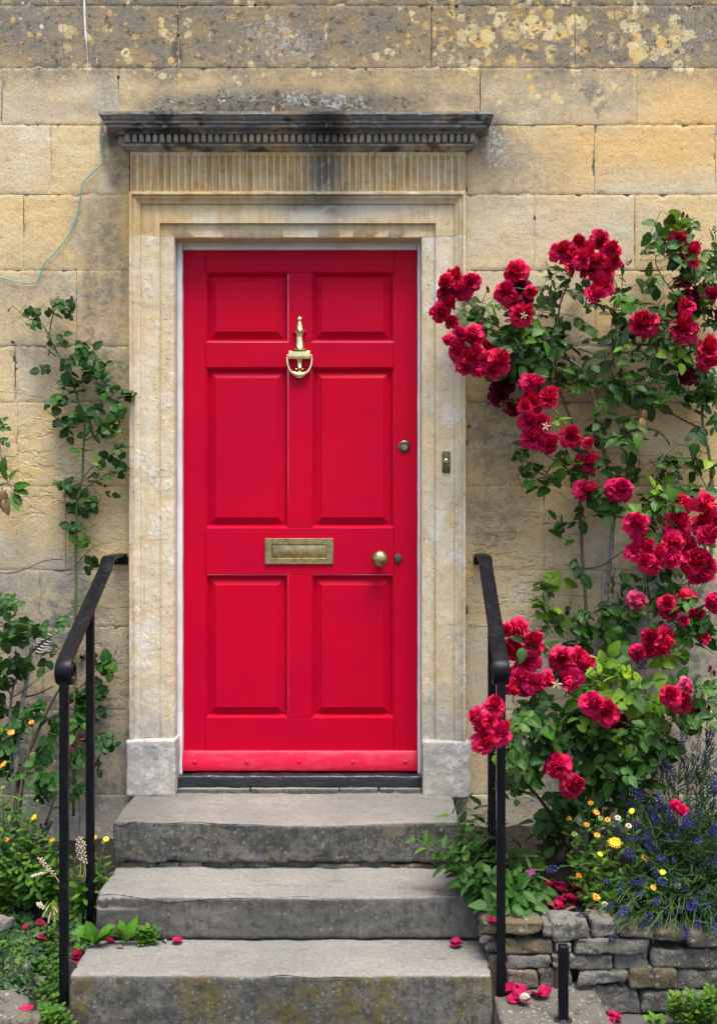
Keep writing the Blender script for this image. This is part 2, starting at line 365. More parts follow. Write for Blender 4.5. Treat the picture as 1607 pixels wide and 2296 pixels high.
def step_stone(name, kind):
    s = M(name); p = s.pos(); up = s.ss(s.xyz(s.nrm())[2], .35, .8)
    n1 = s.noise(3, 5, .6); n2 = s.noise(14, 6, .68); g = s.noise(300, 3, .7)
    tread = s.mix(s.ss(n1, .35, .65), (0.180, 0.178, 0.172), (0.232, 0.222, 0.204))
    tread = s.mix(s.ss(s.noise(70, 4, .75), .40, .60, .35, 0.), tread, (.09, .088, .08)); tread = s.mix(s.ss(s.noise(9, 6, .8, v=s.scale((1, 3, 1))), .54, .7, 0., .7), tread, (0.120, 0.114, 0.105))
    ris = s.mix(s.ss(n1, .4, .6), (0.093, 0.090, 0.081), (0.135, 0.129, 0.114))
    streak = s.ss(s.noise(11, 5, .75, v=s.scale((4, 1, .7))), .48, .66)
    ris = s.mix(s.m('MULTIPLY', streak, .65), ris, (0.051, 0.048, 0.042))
    l, r = lichen(s, 30, .0, .45, 1.0); l2, r2 = lichen(s, 62, -.1, .40, 5.0)
    n4 = s.noise(48, 4, .75); ris = s.mix(s.m('MULTIPLY', s.ss(n4, .5, .62), .55), ris, (.03, .03, .028)); ris = s.mix(s.m('MULTIPLY', s.ss(n4, .40, .30), .4), ris, (.19, .19, .175))
    if kind == 1:
        ris = s.mix(s.m('MULTIPLY', s.ss(s.noise(22, 4, .78), .48, .58), .75), ris, (0.033, 0.033, 0.030))
        ris = s.mix(s.m('MULTIPLY', l2, s.ss(r2, .6, .7, 0., .8)), ris, (0.180, 0.186, 0.174))
        ris = s.mix(s.m('MULTIPLY', l, s.ss(r, .75, .8, 0., .6)), ris, (0.144, 0.114, 0.048))
    if kind == 2:
        ris = s.mix(s.m('MULTIPLY', l2, s.ss(r2, .85, .9, 0., .6)), ris, (0.198, 0.198, 0.186))
    if kind == 3:
        moss = s.m('MULTIPLY', s.ss(s.noise(4, 6, .75, v=s.scale((1.5, 1, .7))), .40, .58), s.ss(s.noise(38, 4, .8), .36, .56))
        ris = s.mix(s.m('MULTIPLY', moss, .85), ris, (0.114, 0.087, 0.013))
        ris = s.mix(s.m('MULTIPLY', s.ss(s.noise(30, 4, .8), .52, .6), .75), ris, (0.039, 0.040, 0.036))
        ris = s.mix(s.m('MULTIPLY', l2, s.ss(r2, .35, .45, 0., .75)), ris, (0.162, 0.180, 0.174))
    o = s.xyz()
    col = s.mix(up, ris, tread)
    if kind == 1: col = s.mix(s.m('MULTIPLY', s.m('MULTIPLY', up, s.blob(330, 1800, 140, 60, .7)), .6), col, (0.072, 0.072, 0.069))
    col = s.mix(s.ss(g, .3, .7, .5, 0.), col, (0.030, 0.030, 0.027))
    h = s.m('ADD', s.m('MULTIPLY', n2, .8), s.m('ADD', s.m('MULTIPLY', g, .2), s.m('MULTIPLY', s.noise(60, 4, .7), .4)))
    return s.bsdf(col, .82, s.bump(h, .006, .8), Specular_IOR_Level=.3)
for k in (1, 2, 3): MAT['step%d' % k] = step_stone('step_stone_%d' % k, k)

def rubble(name, warm=0.):
    s = M(name); rd = s.rand(); n2 = s.noise(16, 6, .7); n3 = s.noise(55, 4, .7); g = s.noise(240, 3, .7)
    col = s.mix(rd, (0.100, 0.092, 0.075), (0.155, 0.150, 0.138))
    col = s.mix(s.ss(s.m('FRACT', s.m('MULTIPLY', rd, 7.3)), .6, 1., 0., .8), col, (0.125, 0.095, 0.052))
    col = s.mix(s.ss(n2, .5, .66, 0., .8), col, (0.037, 0.036, 0.030))
    l, r = lichen(s, 58, .0, .45, 3.)
    col = s.mix(s.m('MULTIPLY', l, s.ss(r, .45, .6, 0., .85)), col, (0.210, 0.210, 0.200))
    l, r = lichen(s, 40, .0, .35, 8.)
    col = s.mix(s.m('MULTIPLY', l, s.ss(r, .75, .8, 0., .7)), col, (0.135, 0.105, 0.037))
    col = s.mix(s.ss(g, .3, .7, .5, 0.), col, (0.020, 0.020, 0.018))
    h = s.m('ADD', s.m('MULTIPLY', n2, .9), s.m('ADD', s.m('MULTIPLY', n3, .5), s.m('MULTIPLY', g, .15)))
    return s.bsdf(col, .9, s.bump(h, .012, .9), Specular_IOR_Level=.2)
MAT['rubble'] = rubble('rubble_stone')
def plain(name, c, rough=.6, var=.25, sc_=20, bump=.0, **kw):
    s = M(name); n = s.noise(sc_, 5, .65)
    col = s.mix(s.ss(n, .35, .65), c, tuple(x*(1-var) for x in c))
    return s.bsdf(col, rough, s.bump(s.noise(sc_*4, 4, .6), bump, .8) if bump else None, **kw)
s = M('old_mortar'); n = s.noise(4, 3, .7); MAT['mortar'] = s.bsdf(s.mix(s.ss(n, .42, .58), (.10, .078, .05), (.42, .35, .23)), .95, s.bump(s.noise(120, 3, .6), .003))
MAT['white'] = plain('white_gloss_paint', (.62, .63, .66), .35, .18, 9, .001)
s = M('black_iron_paint'); n = s.noise(35, 5, .7)
MAT['iron'] = s.bsdf(s.mix(s.ss(s.noise(70, 5, .8), .66, .72), s.mix(s.ss(n, .55, .74, 0., .8), (.003, .004, .006), (.010, .010, .011)), (.05, .024, .016)), s.ss(n, .3, .7, .32, .5), s.bump(s.noise(90, 4, .6), .0008, .7), Specular_IOR_Level=.14)
MAT['rust'] = plain('rusty_iron', (.055, .032, .024), .75, .5, 50, .002)
MAT['tar'] = plain('worn_black_threshold_paint', (.014, .015, .019), .4, .4, 30, .003)
s = M('chipped_black_sill'); ch = s.ss(s.noise(26, 6, .75, v=s.scale((1, 1, 3))), .68, .71)
MAT['sill'] = s.bsdf(s.mix(ch, (.012, .014, .018), (.30, .29, .27)), s.ss(ch, 0., 1., .35, .85), s.bump(s.noise(30, 5, .7, v=s.scale((1, 1, 4))), .004, .8))
s = M('red_gloss_paint'); st = s.noise(14, 4, .6, v=s.scale((1, 1, 12))); st2 = s.noise(14, 4, .6, v=s.scale((12, 1, 1)))
red = s.mix(s.ss(s.noise(2.5, 4, .6), .35, .65), (.42, .0004, .017), (.375, .0003, .021))
scratch = s.ss(s.noise(120, 3, .7, v=s.scale((.05, 1, 1))), .74, .78)
MAT['red'] = s.bsdf(s.mix(s.m('MULTIPLY', scratch, .25), red, (.45, .05, .08)), s.ss(s.noise(9, 5, .6), .3, .7, .36, .48), s.bump(s.m('ADD', st, s.m('MULTIPLY', s.noise(160, 3, .6), .3)), .0005, .5), Specular_IOR_Level=.07)
s = M('worn_red_weatherboard'); wv = s.noise(12, 5, .7, v=s.scale((1, 1, 3)))
MAT['redworn'] = s.bsdf(s.mix(s.ss(wv, .45, .7, 0., .55), (.42, .002, .028), (.40, .035, .07)), s.ss(wv, .3, .7, .25, .42), s.bump(s.noise(40, 5, .6), .001, .5), Specular_IOR_Level=.22)
s = M('polished_brass'); MAT['brass'] = s.bsdf(s.mix(s.ss(s.noise(40, 4, .6), .4, .7), (.80, .64, .32), (.66, .52, .24)), s.ss(s.noise(70, 4, .6), .3, .7, .10, .2), Metallic=1.)
s = M('tarnished_brass'); MAT['oldbrass'] = s.bsdf(s.mix(s.ss(s.noise(45, 5, .7), .4, .65), (.42, .34, .16), (.27, .22, .11)), s.ss(s.noise(60, 4, .6), .3, .7, .30, .45), s.bump(s.noise(200, 3, .6), .0004, .5), Metallic=1.)
s = M('dark_bronze'); MAT['bronze'] = s.bsdf(s.mix(s.ss(s.noise(60, 5, .7), .4, .65), (.085, .08, .07), (.17, .14, .09)), .42, Metallic=1.)
MAT['socket'] = plain('shadowed_keyhole', (.004, .004, .004), .6, .2)
MAT['teal'] = plain('teal_garden_wire', (.01, .30, .33), .5, .2)
MAT['wire'] = plain('galvanised_wire', (.10, .115, .11), .5, .3)
MAT['sealant'] = plain('dried_white_sealant', (.62, .62, .60), .6, .3, 40, .002)
s = M('garden_soil'); n = s.noise(40, 6, .75)
MAT['soil'] = s.bsdf(s.mix(s.ss(n, .35, .65), (.012, .009, .006), (.035, .026, .017)), .95, s.bump(s.m('ADD', n, s.noise(140, 4, .7)), .03, 1.))
s = M('pavement_asphalt'); n = s.noise(200, 4, .8)
MAT['pave'] = s.bsdf(s.mix(s.ss(s.noise(2, 5, .6), .35, .65), s.mix(s.ss(n, .4, .6), (.045, .044, .042), (.075, .072, .07)), (.085, .08, .074)), .9, s.bump(n, .006, .8))

# ------------------------------------------------------------------ ground
def sheet(name, pts, faces, mat): 
    o = obj(name, mesh(name, pts, faces, mat, True)); o['kind'] = 'structure'; return o
sheet('pavement', [(-60, -60, 0), (60, -60, 0), (60, 60, 0), (-60, 60, 0)], [(0, 1, 2, 3)], MAT['pave'])
def soil_z(x, y):
    z = -y
    if x > 0: b = .34 - .10*min(1, max(0, z/.72))
    else:
        t = min(1, max(0, (z-.05)/.95)); b = .29 - .29*t
    return b + .018*fbm((x, y, 0), 9) + .008*fbm((x, y, 5), 40)
def soil_bed(name, x0, x1, z1):
    nx, ny = 70, 36; V = []; F = []
    for i in range(nx+1):
        for j in range(ny+1):
            x = x0+(x1-x0)*i/nx; y = -z1*j/ny+.01
            if x0 > 0 and y < -.6: x = max(x, .40)
            zz = soil_z(x, y)
            V.append((x, y, max(zz, -.01 if j == ny else .002)))
    for i in range(nx):
        for j in range(ny):
            a = i*(ny+1)+j; F.append((a, a+1, a+ny+2, a+ny+1))
    return sheet(name, V, F, MAT['soil'])
soil_bed('soil_bed_left', -2.9, -.80, 1.08)
soil_bed('soil_bed_right', .30, 2.9, .765)

# ------------------------------------------------------------------ house wall of ashlar blocks
house = thing('house_wall', 'honey coloured ashlar limestone house front with lichen and weather stains', 'house', (0, .2, 0))
def hpart(o):
    o.parent = house; o.matrix_parent_inverse = house.matrix_world.inverted(); return o
bpy.context.view_layer.update()
XL, XR = -900, 2500
OPL, OPR = 291, 1043
def px(x): return (x-803.5)/PXM
def pz(y): return CAMZ-(y-1148)/PXM
courses = [  # top, bottom, joints left to right (None breaks at the doorway)
 (-420, -262, [-620, -300, 20, 330, 700, 1050, 1330, 1650, 2010]), (-262, -128, [-700, -430, -90, 210, 520, 860, 1200, 1480, 1800, 2150]),
 (-128, 12, [-560, -250, 70, 290, 575, 812, 1127, 1420, 1760, 2080]),
 (12, 152, [-640, -360, -110, 141, 401, 730, 966, 1288, 1640, 1930, 2200]), (152, 280, [-500, -240, 5, 266, 615, 1076, 1426, 1730, 2060]),
 (280, 436, [-620, -380, -150, 115, None, 1332, 1603, 1900, 2190]), (436, 606, [-480, -210, 54, None, 1198, 1422, 1690, 1980, 2240]),
 (606, 776, [-560, -300, -80, 172, None, 1334, 1610, 1930, 2200]), (776, 902, [-620, -350, 35, None, 1280, 1560, 1830, 2130]),
 (902, 1090, [-500, -230, 40, None, 1430, 1700, 2010]), (1090, 1278, [-580, -330, -110, 148, None, 1221, 1500, 1790, 2090]),
 (1278, 1405, [-480, -190, 90, None, 1348, 1620, 1920, 2200]), (1405, 1592, [-600, -320, -60, 95, None, 1228, 1405, 1680, 1990]),
 (1592, 1782, [-520, -240, 30, 196, None, 1170, 1460, 1740, 2060]), (1782, 1930, [-640, -340, -50, 180, None, 1290, 1560, 1850, 2150]),
 (1930, 2060, [-480, -170, 110, None, 1180, 1470, 1800, 2100])]
bi = 0
def ashlar(x0, x1, y0, y1):
    global bi
    g = .0004+.0006*rng.random(); pr = rng.uniform(-.0007, .0007)
    if y0 >= 1780: pr -= .012
    X0, X1, Z0, Z1 = px(x0)+g, px(x1)-g, pz(y1)+g, pz(y0)-g
    def chip(p):
        # worn arrises
        e = min(p.x-X0, X1-p.x, p.z-Z0, Z1-p.z)
        if e < .011 and p.y < .004: p = p+Vector((0, .010*max(0, fbm(p+Vector((bi, 0, 0)), 22)-.12)*(1-e/.011), 0))
        return p
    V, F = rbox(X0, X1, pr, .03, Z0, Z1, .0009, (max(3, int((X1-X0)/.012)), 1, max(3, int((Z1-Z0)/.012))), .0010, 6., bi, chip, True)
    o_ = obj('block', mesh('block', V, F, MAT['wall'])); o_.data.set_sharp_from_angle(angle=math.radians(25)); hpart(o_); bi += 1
for (t, b, js) in courses:
    segs = []; cur = XL
    for j in js:
        if j is None:
            hi = OPL if t < 1782 else 300; segs.append((cur, hi)); cur = OPR if t < 1782 else 1020
        else: segs.append((cur, j)); cur = j
    segs.append((cur, XR))
    for a, c in segs: ashlar(a, c, t, b)
mb = MB()
for (a, c, t, b) in ((XL+3, OPL+9, -415, 2060), (OPR-9, XR-3, -415, 2060), (OPL+9, OPR-9, -415, 338)):
    mb.add(*rbox(px(a), px(c), .0022, .40, pz(b), pz(t), .001, (1, 1, 1), simple=True))
hpart(mb.build('mortar_bed', MAT['mortar'], None, False))
# small holes and dark mortar losses in the joints
for (x, y, r) in ((400, 77, 5), (266, 172, 5), (820, 154, 4), (281, 10, 4), (573, 9, 5), (1023, 12, 6), (968, 16, 4), (1198, 488, 4), (86, 279, 3), (131, 280, 3), (1777/2+803, 1, 3)):
    mb = MB(); lathe(mb, [(r*.6/PXM, 0), (r*.8/PXM, .0025), (.0002, .003)], W(x, y, .0)+Vector((0, .0005, 0)), (0, -1, 0), (0, 0, 1), 9, 1, .8)
    hpart(mb.build('mortar_hole', MAT['socket']))
for (x0, y0, x1, y1, r) in ((400, 22, 400, 78, 1.2), (266, 160, 266, 200, 1.), (1076, 154, 1076, 250, 1.2), (967, 30, 967, 150, 1.), (1288, 25, 1288, 148, .9), (1198, 480, 1198, 496, 1.4), (54, 438, 54, 530, .8), (1422, 440, 1422, 600, .9), (5, 190, 5, 270, 1.), (35, 790, 35, 870, 1.)):
    mb = MB(); pts = [W(x0+(x1-x0)*i/8+rng.uniform(-.7, .7), y0+(y1-y0)*i/8, .0) for i in range(9)]
    tube(mb, pts, [max(.2, r*math.sin(math.pi*(i+.6)/9.2))/PXM for i in range(9)], 5); hpart(mb.build('joint_crack', MAT['socket']))
# fluted overflow outlet stone and a capped pipe, low on the left
mb = MB()
for k in range(7):
    pts = [W(80+q*5, 1425+k*6+2.5*math.sin(q*.9+k), -.0005) for q in range(8)]; tube(mb, pts, 2.0/PXM, 6)
hpart(mb.build('rippled_outlet_stone', MAT['plinth']))
mb = MB(); lathe(mb, [(5.5/PXM, .01), (6.5/PXM, -.03), (5.2/PXM, -.031), (4.6/PXM, 0.0)], W(187, 1472, .0), (0, 1, 0), (0, 0, 1), 14)
hpart(mb.build('pipe_stub', MAT['bronze']))

# ------------------------------------------------------------------ door surround
sur = thing('door_surround', 'carved limestone door surround with fluted frieze and dark dentil cornice', 'door surround', (W(667, 1785).x, 0, pz(1785)))
bpy.context.view_layer.update()
def sub(o, par):
    o.parent = par; o.matrix_parent_inverse = par.matrix_world.inverted(); return o
A_X0, A_X1 = W(291, 0, .04).x, W(1043, 0, .04).x
A_ZT = W(0, 432, .04).z
PROF = [(0, -.02), (0, .052), (.003, .055), (.0105, .055), (.012, .046), (.015, .046), (.020, .049), (.027, .042), (.033, .036), (.039, .034), (.0402, .026), (.1105, .0265), (.112, .013), (.1605, .013), (.1635, .009), (.1635, -.06)]
def arch_run(path_fn, nseg, seed, mat, name):
    V = []; F = []; m_ = len(PROF)
    for i in range(nseg+1):
        for (t, p) in PROF:
            q = path_fn(i/nseg, t); w = .0014*fbm((q[0]*5+seed, q[1]*5, t*40), 3.)+.0022*min(0, fbm((q[0]+seed, q[1], t*8), 16)+.12)*(1 if p > .012 else 0)
            V.append((q[0], -(p+w), q[1]))
    for i in range(nseg):
        for k in range(m_-1):
            a = i*m_+k; F.append((a, a+m_, a+m_+1, a+1))
    F.append(tuple(range(m_))); F.append(tuple(nseg*m_+k for k in range(m_))[::-1])
    o = obj(name, mesh(name, V, F, mat)); o.data.set_sharp_from_angle(angle=math.radians(50)); return sub(o, sur)
J_L = [528, 679, 1069, 1210, 1659]; J_R = [528, 864, 1142, 1400, 1662]
G = .0002
for (js, left) in ((J_L, 1), (J_R, 0)):
    for k in range(4):
        za, zb = W(0, js[k+1], .03).z+G, W(0, js[k], .03).z-G
        f = (lambda u, t: (A_X0+t, za+(zb-za)*u)) if left else (lambda u, t: (A_X1-t, zb+(za-zb)*u))
        arch_run(f, max(10, int((zb-za)/.012)), k*3+left*17, MAT['jamb'], 'jamb_stone')
ZB = W(0, 528, .03).z+G
def lint(u, t):
    # up the left, across, down the right
    L1 = A_ZT-t-ZB; L2 = (A_X1-t)-(A_X0+t)
    if u < .1: return (A_X0+t, ZB+L1*u/.1)
    if u > .9: return (A_X1-t, ZB+L1*(1-u)/.1)
    return (A_X0+t+L2*(u-.1)/.8, A_ZT-t)
arch_run(lint, 100, 5, MAT['lintel'], 'lintel')
# frieze with round-topped flutes
fx0, fx1 = W(293, 0, .03).x, W(1043, 0, .03).x; fz0, fz1 = A_ZT+.0006, W(0, 339, .034).z
NF, SUBX, NZ = 49, 8, 26
V = []; F = []; nx = NF*SUBX
ft, fb = W(0, 347, .03).z, W(0, 429, .03).z; pw = (fx1-fx0)/NF
for i in range(nx+1):
    x = fx0+(fx1-fx0)*i/nx; u = ((i % SUBX)/SUBX-.5)*pw
    for j in range(NZ+1):
        z = fz0+(fz1-fz0)*j/NZ; hw = pw*.37
        zc = ft-hw; dz = max(0, z-zc); q = math.sqrt(u*u+dz*dz)/hw
        dep = .015*math.sqrt(max(0, 1-q*q)) if z > fb else 0
        y = .031-dep+.0016*fbm((x, 0, z), 14)
        V.append((x, -y, z))
for i in range(nx):
    for j in range(NZ):
        a = i*(NZ+1)+j; F.append((a, a+NZ+1, a+NZ+2, a+1))
n0 = len(V)
V += [(fx0, .05, fz0), (fx0, .05, fz1), (fx1, .05, fz0), (fx1, .05, fz1)]
F.append(tuple([n0, n0+1]+[j for j in range(NZ, -1, -1)])); F.append(tuple([n0+3, n0+2]+[nx*(NZ+1)+j for j in range(NZ+1)]))
sub(obj('fluted_frieze', mesh('fluted_frieze', V, F, MAT['frieze'])), sur)
# cornice swept round three sides
cp = [(248, .02), (249.5, .136), (256, .136), (257, .129), (262, .125), (267, .116), (270, .112), (271, .118), (275, .118), (276, .108), (285, .107)]
prof = [(W(0, y, p).z, p) for y, p in cp]
zs = prof[-1][0]; prof[0] = (prof[1][0]+.008, -.01)
prof += [(zs+.003, .10), (zs+.002, .072), (W(0, 300, .07).z, .070), (W(0, 301, .052).z, .052), (W(0, 321, .052).z, .052), (W(0, 322, .062).z, .062), (W(0, 327, .062).z, .0615), (W(0, 328, .055).z, .055), (W(0, 335, .043).z, .043), (W(0, 339.5, .036).z, .036), (W(0, 339.5, .036).z, -.01)]
V = []; F = []; nseg = 120
cx0, cx1 = fx0, fx1
path = []
for i in range(7): path.append(('l', i/6))
for i in range(1, nseg): path.append(('f', i/nseg))
for i in range(7): path.append(('r', i/6))
for (sd, u) in path:
    for k, (z, p) in enumerate(prof):
        o_ = max(0, (p-.031)*.9)
        if sd == 'l': q = [cx0-o_, -(p*u-.004*(1-u)), z]
        elif sd == 'r': q = [cx1+o_, -(p*(1-u)-.004*u), z]
        else: q = [cx0-o_+(cx1-cx0+2*o_)*u, -p, z]
        if 0 < k < 12:
            w = .0035*min(0, fbm((q[0], 0, z), 18)+.1)+.0015*fbm((q[0], 3, z), 40)
            q[1] -= w; q[2] += w*.6
        V.append(tuple(q))
m_ = len(prof)
for i in range(len(path)-1):
    for k in range(m_-1):
        a = i*m_+k; F.append((a, a+1, a+m_+1, a+m_))
cor = obj('cornice', mesh('cornice', V, F, MAT['cornice'])); cor.data.set_sharp_from_angle(angle=math.radians(45)); sub(cor, sur)
dz0, dz1 = W(0, 319, .07).z, W(0, 302, .07).z
ND = 51; dx0, dx1 = W(279, 0, .07).x, W(1066, 0, .07).x
dw = (dx1-dx0)/ND
dme = [mesh('dentil', *rbox(-dw*.32, dw*.32, -.077, -.048, 0, dz1-dz0, .003, (1, 1, 1), .0016, 60, k, None, True), MAT['dentil']) for k in range(5)]
for i in range(ND):
    o = obj('dentil', dme[i % 5]); o.location = (dx0+dw*(i+.5), 0, dz0); sub(o, cor)
dme2 = mesh('dentil', *rbox(-.010, .012, -dw*.30, dw*.30, 0, dz1-dz0, .003, (1, 1, 1), .0016, 60, 8, None, True), MAT['dentil'])
for sx, X in ((-1, cx0-.030), (1, cx1+.030)):
    for k in range(2):
        o = obj('dentil', dme2); o.location = (X, -.045+dw*k, dz0); sub(o, cor)
# plinth blocks under the jambs
for (x0, x1, y0, y1, sd) in ((283, 393, 1660, 1786, 1), (947, 1055, 1663, 1790, 2)):
    a, b = W(x0, y1, .055), W(x1, y0, .055)
    V, F = rbox(a.x, b.x, -.057, .05, a.z, b.z, .008, (14, 4, 16), .0035, 9., sd*9)
    sub(obj('plinth_block', mesh('plinth_block', V, F, MAT['plinth'])), sur)
a = W(296, 1800, .03)
V, F = rbox(W(300, 0, .03).x, W(385, 0, .03).x, -.03, .03, W(0, 1800, .03).z, W(0, 1787, .03).z, .006, (6, 2, 2), .005, 20., 4)
sub(obj('packing_stone', mesh('packing_stone', V, F, MAT['rubble'])), sur)

# ------------------------------------------------------------------ door frame, threshold
FX0, FX1, FZ1 = -.6770, .2275, W(0, 557, -.05).z
fr = thing('door_frame', 'narrow white painted wooden frame round the red door', 'door frame', (W(672, 0).x, .07, .47))
bpy.context.view_layer.update()
for (x0, x1) in ((A_X0+.1637, FX0), (FX1, A_X1-.1637)):
    V, F = rbox(x0, x1, .044, .14, .468, A_ZT-.1637+.004, .003, (1, 1, 40), .0012, 14., x0*9)
    sub(obj('frame_post', mesh('frame_post', V, F, MAT['white'])), fr)
V, F = rbox(FX0+.0005, FX1-.0005, .068, .14, FZ1, A_ZT-.1637+.012, .003, (20, 1, 1), .001, 14., 2)
sub(obj('frame_head', mesh('frame_head', V, F, MAT['white'])), fr)
V, F = rbox(FX0-.018, FX1+.016, -.004, .12, W(0, 1768, .01).z, W(0, 1741, .01).z, .006, (50, 4, 3), .004, 18., 5)
th = tag(obj('threshold', mesh('threshold', V, F, MAT['sill'])), 'chipped black painted threshold board beneath the red door', 'threshold')
sl = thing('sill_course', 'strip of thin grey sill stones between threshold and top step', 'sill', (0, 0, .466))
bpy.context.view_layer.update()
for k, (x0, x1) in enumerate(((398, 560), (562, 760), (762, 848), (850, 945))):
    V, F = rbox(W(x0, 0, .02).x+.001, W(x1, 0, .02).x-.001, -.022, .06, .458, W(0, 1768.5, .02).z, .004, (14, 2, 1), .003, 22., k+3)
    sub(obj('sill_stone', mesh('sill_stone', V, F, MAT['step2'])), sl)

# ------------------------------------------------------------------ the door
DY = -.078                                        # door face lies behind the wall plane
def D(x, y, out=0.): return W(x, y, DY+out)
door = thing('panelled_door', 'glossy red six panel front door with brass fittings', 'door', D(672, 1728))
bpy.context.view_layer.update()
def dslab(name, x0, x1, y0, y1, seed):
    a, b = D(x0, y1), D(x1, y0)
    V, F = rbox(a.x+.0004, b.x-.0004, -DY, -DY+.04, a.z+.0004, b.z-.0004, .0016, (6, 1, 6), .0005, 9., seed, None, True)
    o_ = obj(name, mesh(name, V, F, MAT['red'])); o_.data.set_sharp_from_angle(angle=math.radians(20)); return sub(o_, door)
dslab('stile', 408, 461, 556, 1732, 1); dslab('stile', 883, 938, 556, 1732, 2)
rails = [(556, 610), (767, 824), (1184, 1289), (1610, 1732)]
for k, (a, b) in enumerate(rails): dslab('rail', 461, 883, a, b, 3+k)
for k, (a, b) in enumerate(((610, 767), (824, 1184), (1289, 1610))): dslab('muntin', 646, 698, a, b, 8+k)
def panel(x0, x1, y0, y1):
    # ovolo moulding, quirk, bevel and raised field
    steps = [(0, 0.), (.8, -.003), (3, -.0045), (6, -.013), (6.8, -.019), (8.5, -.019), (22.5, -.0075), (23, -.0035), (24.5, -.0030)]
    V = []; F = []
    for (t, h) in steps:
        for (x, y) in ((x0+t, y0+t), (x1-t, y0+t), (x1-t, y1-t), (x0+t, y1-t)):
            p = D(x, y); V.append((p.x, -DY-h, p.z))
    for k in range(len(steps)-1):
        for c in range(4):
            a = k*4+c; b = k*4+(c+1) % 4; F.append((a, a+4, b+4, b))
    k = (len(steps)-1)*4; F.append((k, k+3, k+2, k+1))
    o = obj('panel', mesh('panel', V, F, MAT['red'], False)); return sub(o, door)
for (a, b) in ((610, 767), (824, 1184), (1289, 1610)):
    panel(461, 646, a, b); panel(698, 883, a, b)
# weatherboard
a, b = D(407, 1729, .03), D(937, 1683, .01)
def wb(p):
    t = (p.z-a.z)/(b.z-a.z); 
    if p.y < -DY-.002: p = Vector((p.x, p.y+.026*t*t*.9, p.z))
    return p
V, F = rbox(FX0+.001, FX1-.001, -DY-.034, -DY-.0005, a.z, b.z, .004, (30, 3, 10), .0012, 16., 4, wb)
wbo = sub(obj('weatherboard', mesh('weatherboard', V, F, MAT['redworn'])), door)
bpy.context.view_layer.update()
for x in (440, 556, 672, 791, 907):
    mb = MB(); lathe(mb, [(.0085, -.003), (.0085, .002), (.006, .0035), (.0002, .004)], D(x, 1704, .0)+Vector((0, -.0285, 0)), (0, -1, .35), (1, 0, 0), 12)
    sub(mb.build('screw_head', MAT['redworn']), wbo)
def dpart(name, mb, mat, par=None, sharp=40):
    o = mb.build(name, mat, None, True, sharp); return sub(o, par or door)
# knocker
kc = D(672, 779); U = 1/579.
kn = bpy.data.objects.new('door_knocker', None); link(kn); kn.location = kc; sub(kn, door); kn['label'] = 'polished brass urn knocker with stirrup handle'
bpy.context.view_layer.update()
def K(dx, dy, out): return kc+Vector((dx*U, -out, -dy*U))
mb = MB()
urn = [(.5, -69.5), (4.5, -67.5), (6.2, -64), (5.6, -60), (4.0, -57.5), (5.5, -54), (7.6, -46), (9.5, -40), (13, -36.5), (14.8, -34.5), (14, -32), (9.5, -31), (8.6, -27), (7.6, -22), (8.6, -12), (11.5, -2), (17, 5), (23, 9.5)]
lathe(mb, [(r*U, -h*U) for r, h in urn], kc+Vector((0, -.004, 0)), (0, 0, 1), (1, 0, 0), 24, 1, .8)
dpart('urn', mb, MAT['brass'], kn)
mb = MB(); mb.add(*rbox(K(-24.5, 0, 0).x, K(24.5, 0, 0).x, kc.y-.026, kc.y+.004, K(0, 28, 0).z, K(0, 9.5, 0).z, .0035, (2, 1, 2))); dpart('hinge_box', mb, MAT['brass'], kn)
mb = MB(); lathe(mb, [(r*U, -h*U) for r, h in [(9, 28), (6.5, 31), (5.6, 36), (6, 42), (8, 45.5), (11, 48), (10, 50.5), (5.5, 52), (4, 58), (.5, 60)]], kc+Vector((0, -.006, 0)), (0, 0, 1), (1, 0, 0), 20, 1, .8); dpart('pendant', mb, MAT['brass'], kn)
mb = MB()
pts = []; wid = []
for i in range(25):
    t = i/24; ang = math.pi*(t); x = -27.5*math.cos(ang); y = 22+41*math.sin(ang)**.75
    pts.append((x, y)); wid.append(2.6+4.2*max(0, math.sin(ang))**6)
V = []; F = []
for i, (x, y) in enumerate(pts):
    x0, y0 = pts[max(0, i-1)]; x1, y1 = pts[min(24, i+1)]; tx, ty = x1-x0, y1-y0; L = math.hypot(tx, ty); nx_, ny_ = ty/L, -tx/L
    for (s_, o_) in ((-1, .010), (-.6, .0155), (.6, .0155), (1, .010), (.7, .004), (-.7, .004)):
        V.append(K(x+nx_*wid[i]*s_, y+ny_*wid[i]*s_, o_+.006*math.sin(math.pi*i/24)))
for i in range(24):
    for k in range(6):
        a_ = i*6+k; b_ = i*6+(k+1) % 6; F.append((a_, b_, b_+6, a_+6))
F.append((5, 4, 3, 2, 1, 0)); F.append(tuple(24*6+k for k in range(6)))
mb.add(V, F); dpart('stirrup', mb, MAT['brass'], kn, 60)
for sx in (-1, 1):
    mb = MB(); lathe(mb, [(.0022, 0), (.0034, .0015), (.0034, .005), (.002, .0065)], K(sx*24.5, 19, .012), (sx, 0, 0), (0, 0, 1), 12); dpart('pivot', mb, MAT['brass'], kn)
mb = MB(); lathe(mb, [(4.8*U, 0), (4.8*U, .003), (3.2*U, .006), (.0002, .0065)], K(0, 63, 0), (0, -1, 0), (0, 0, 1), 14); dpart('striker_stud', mb, MAT['bronze'], kn)
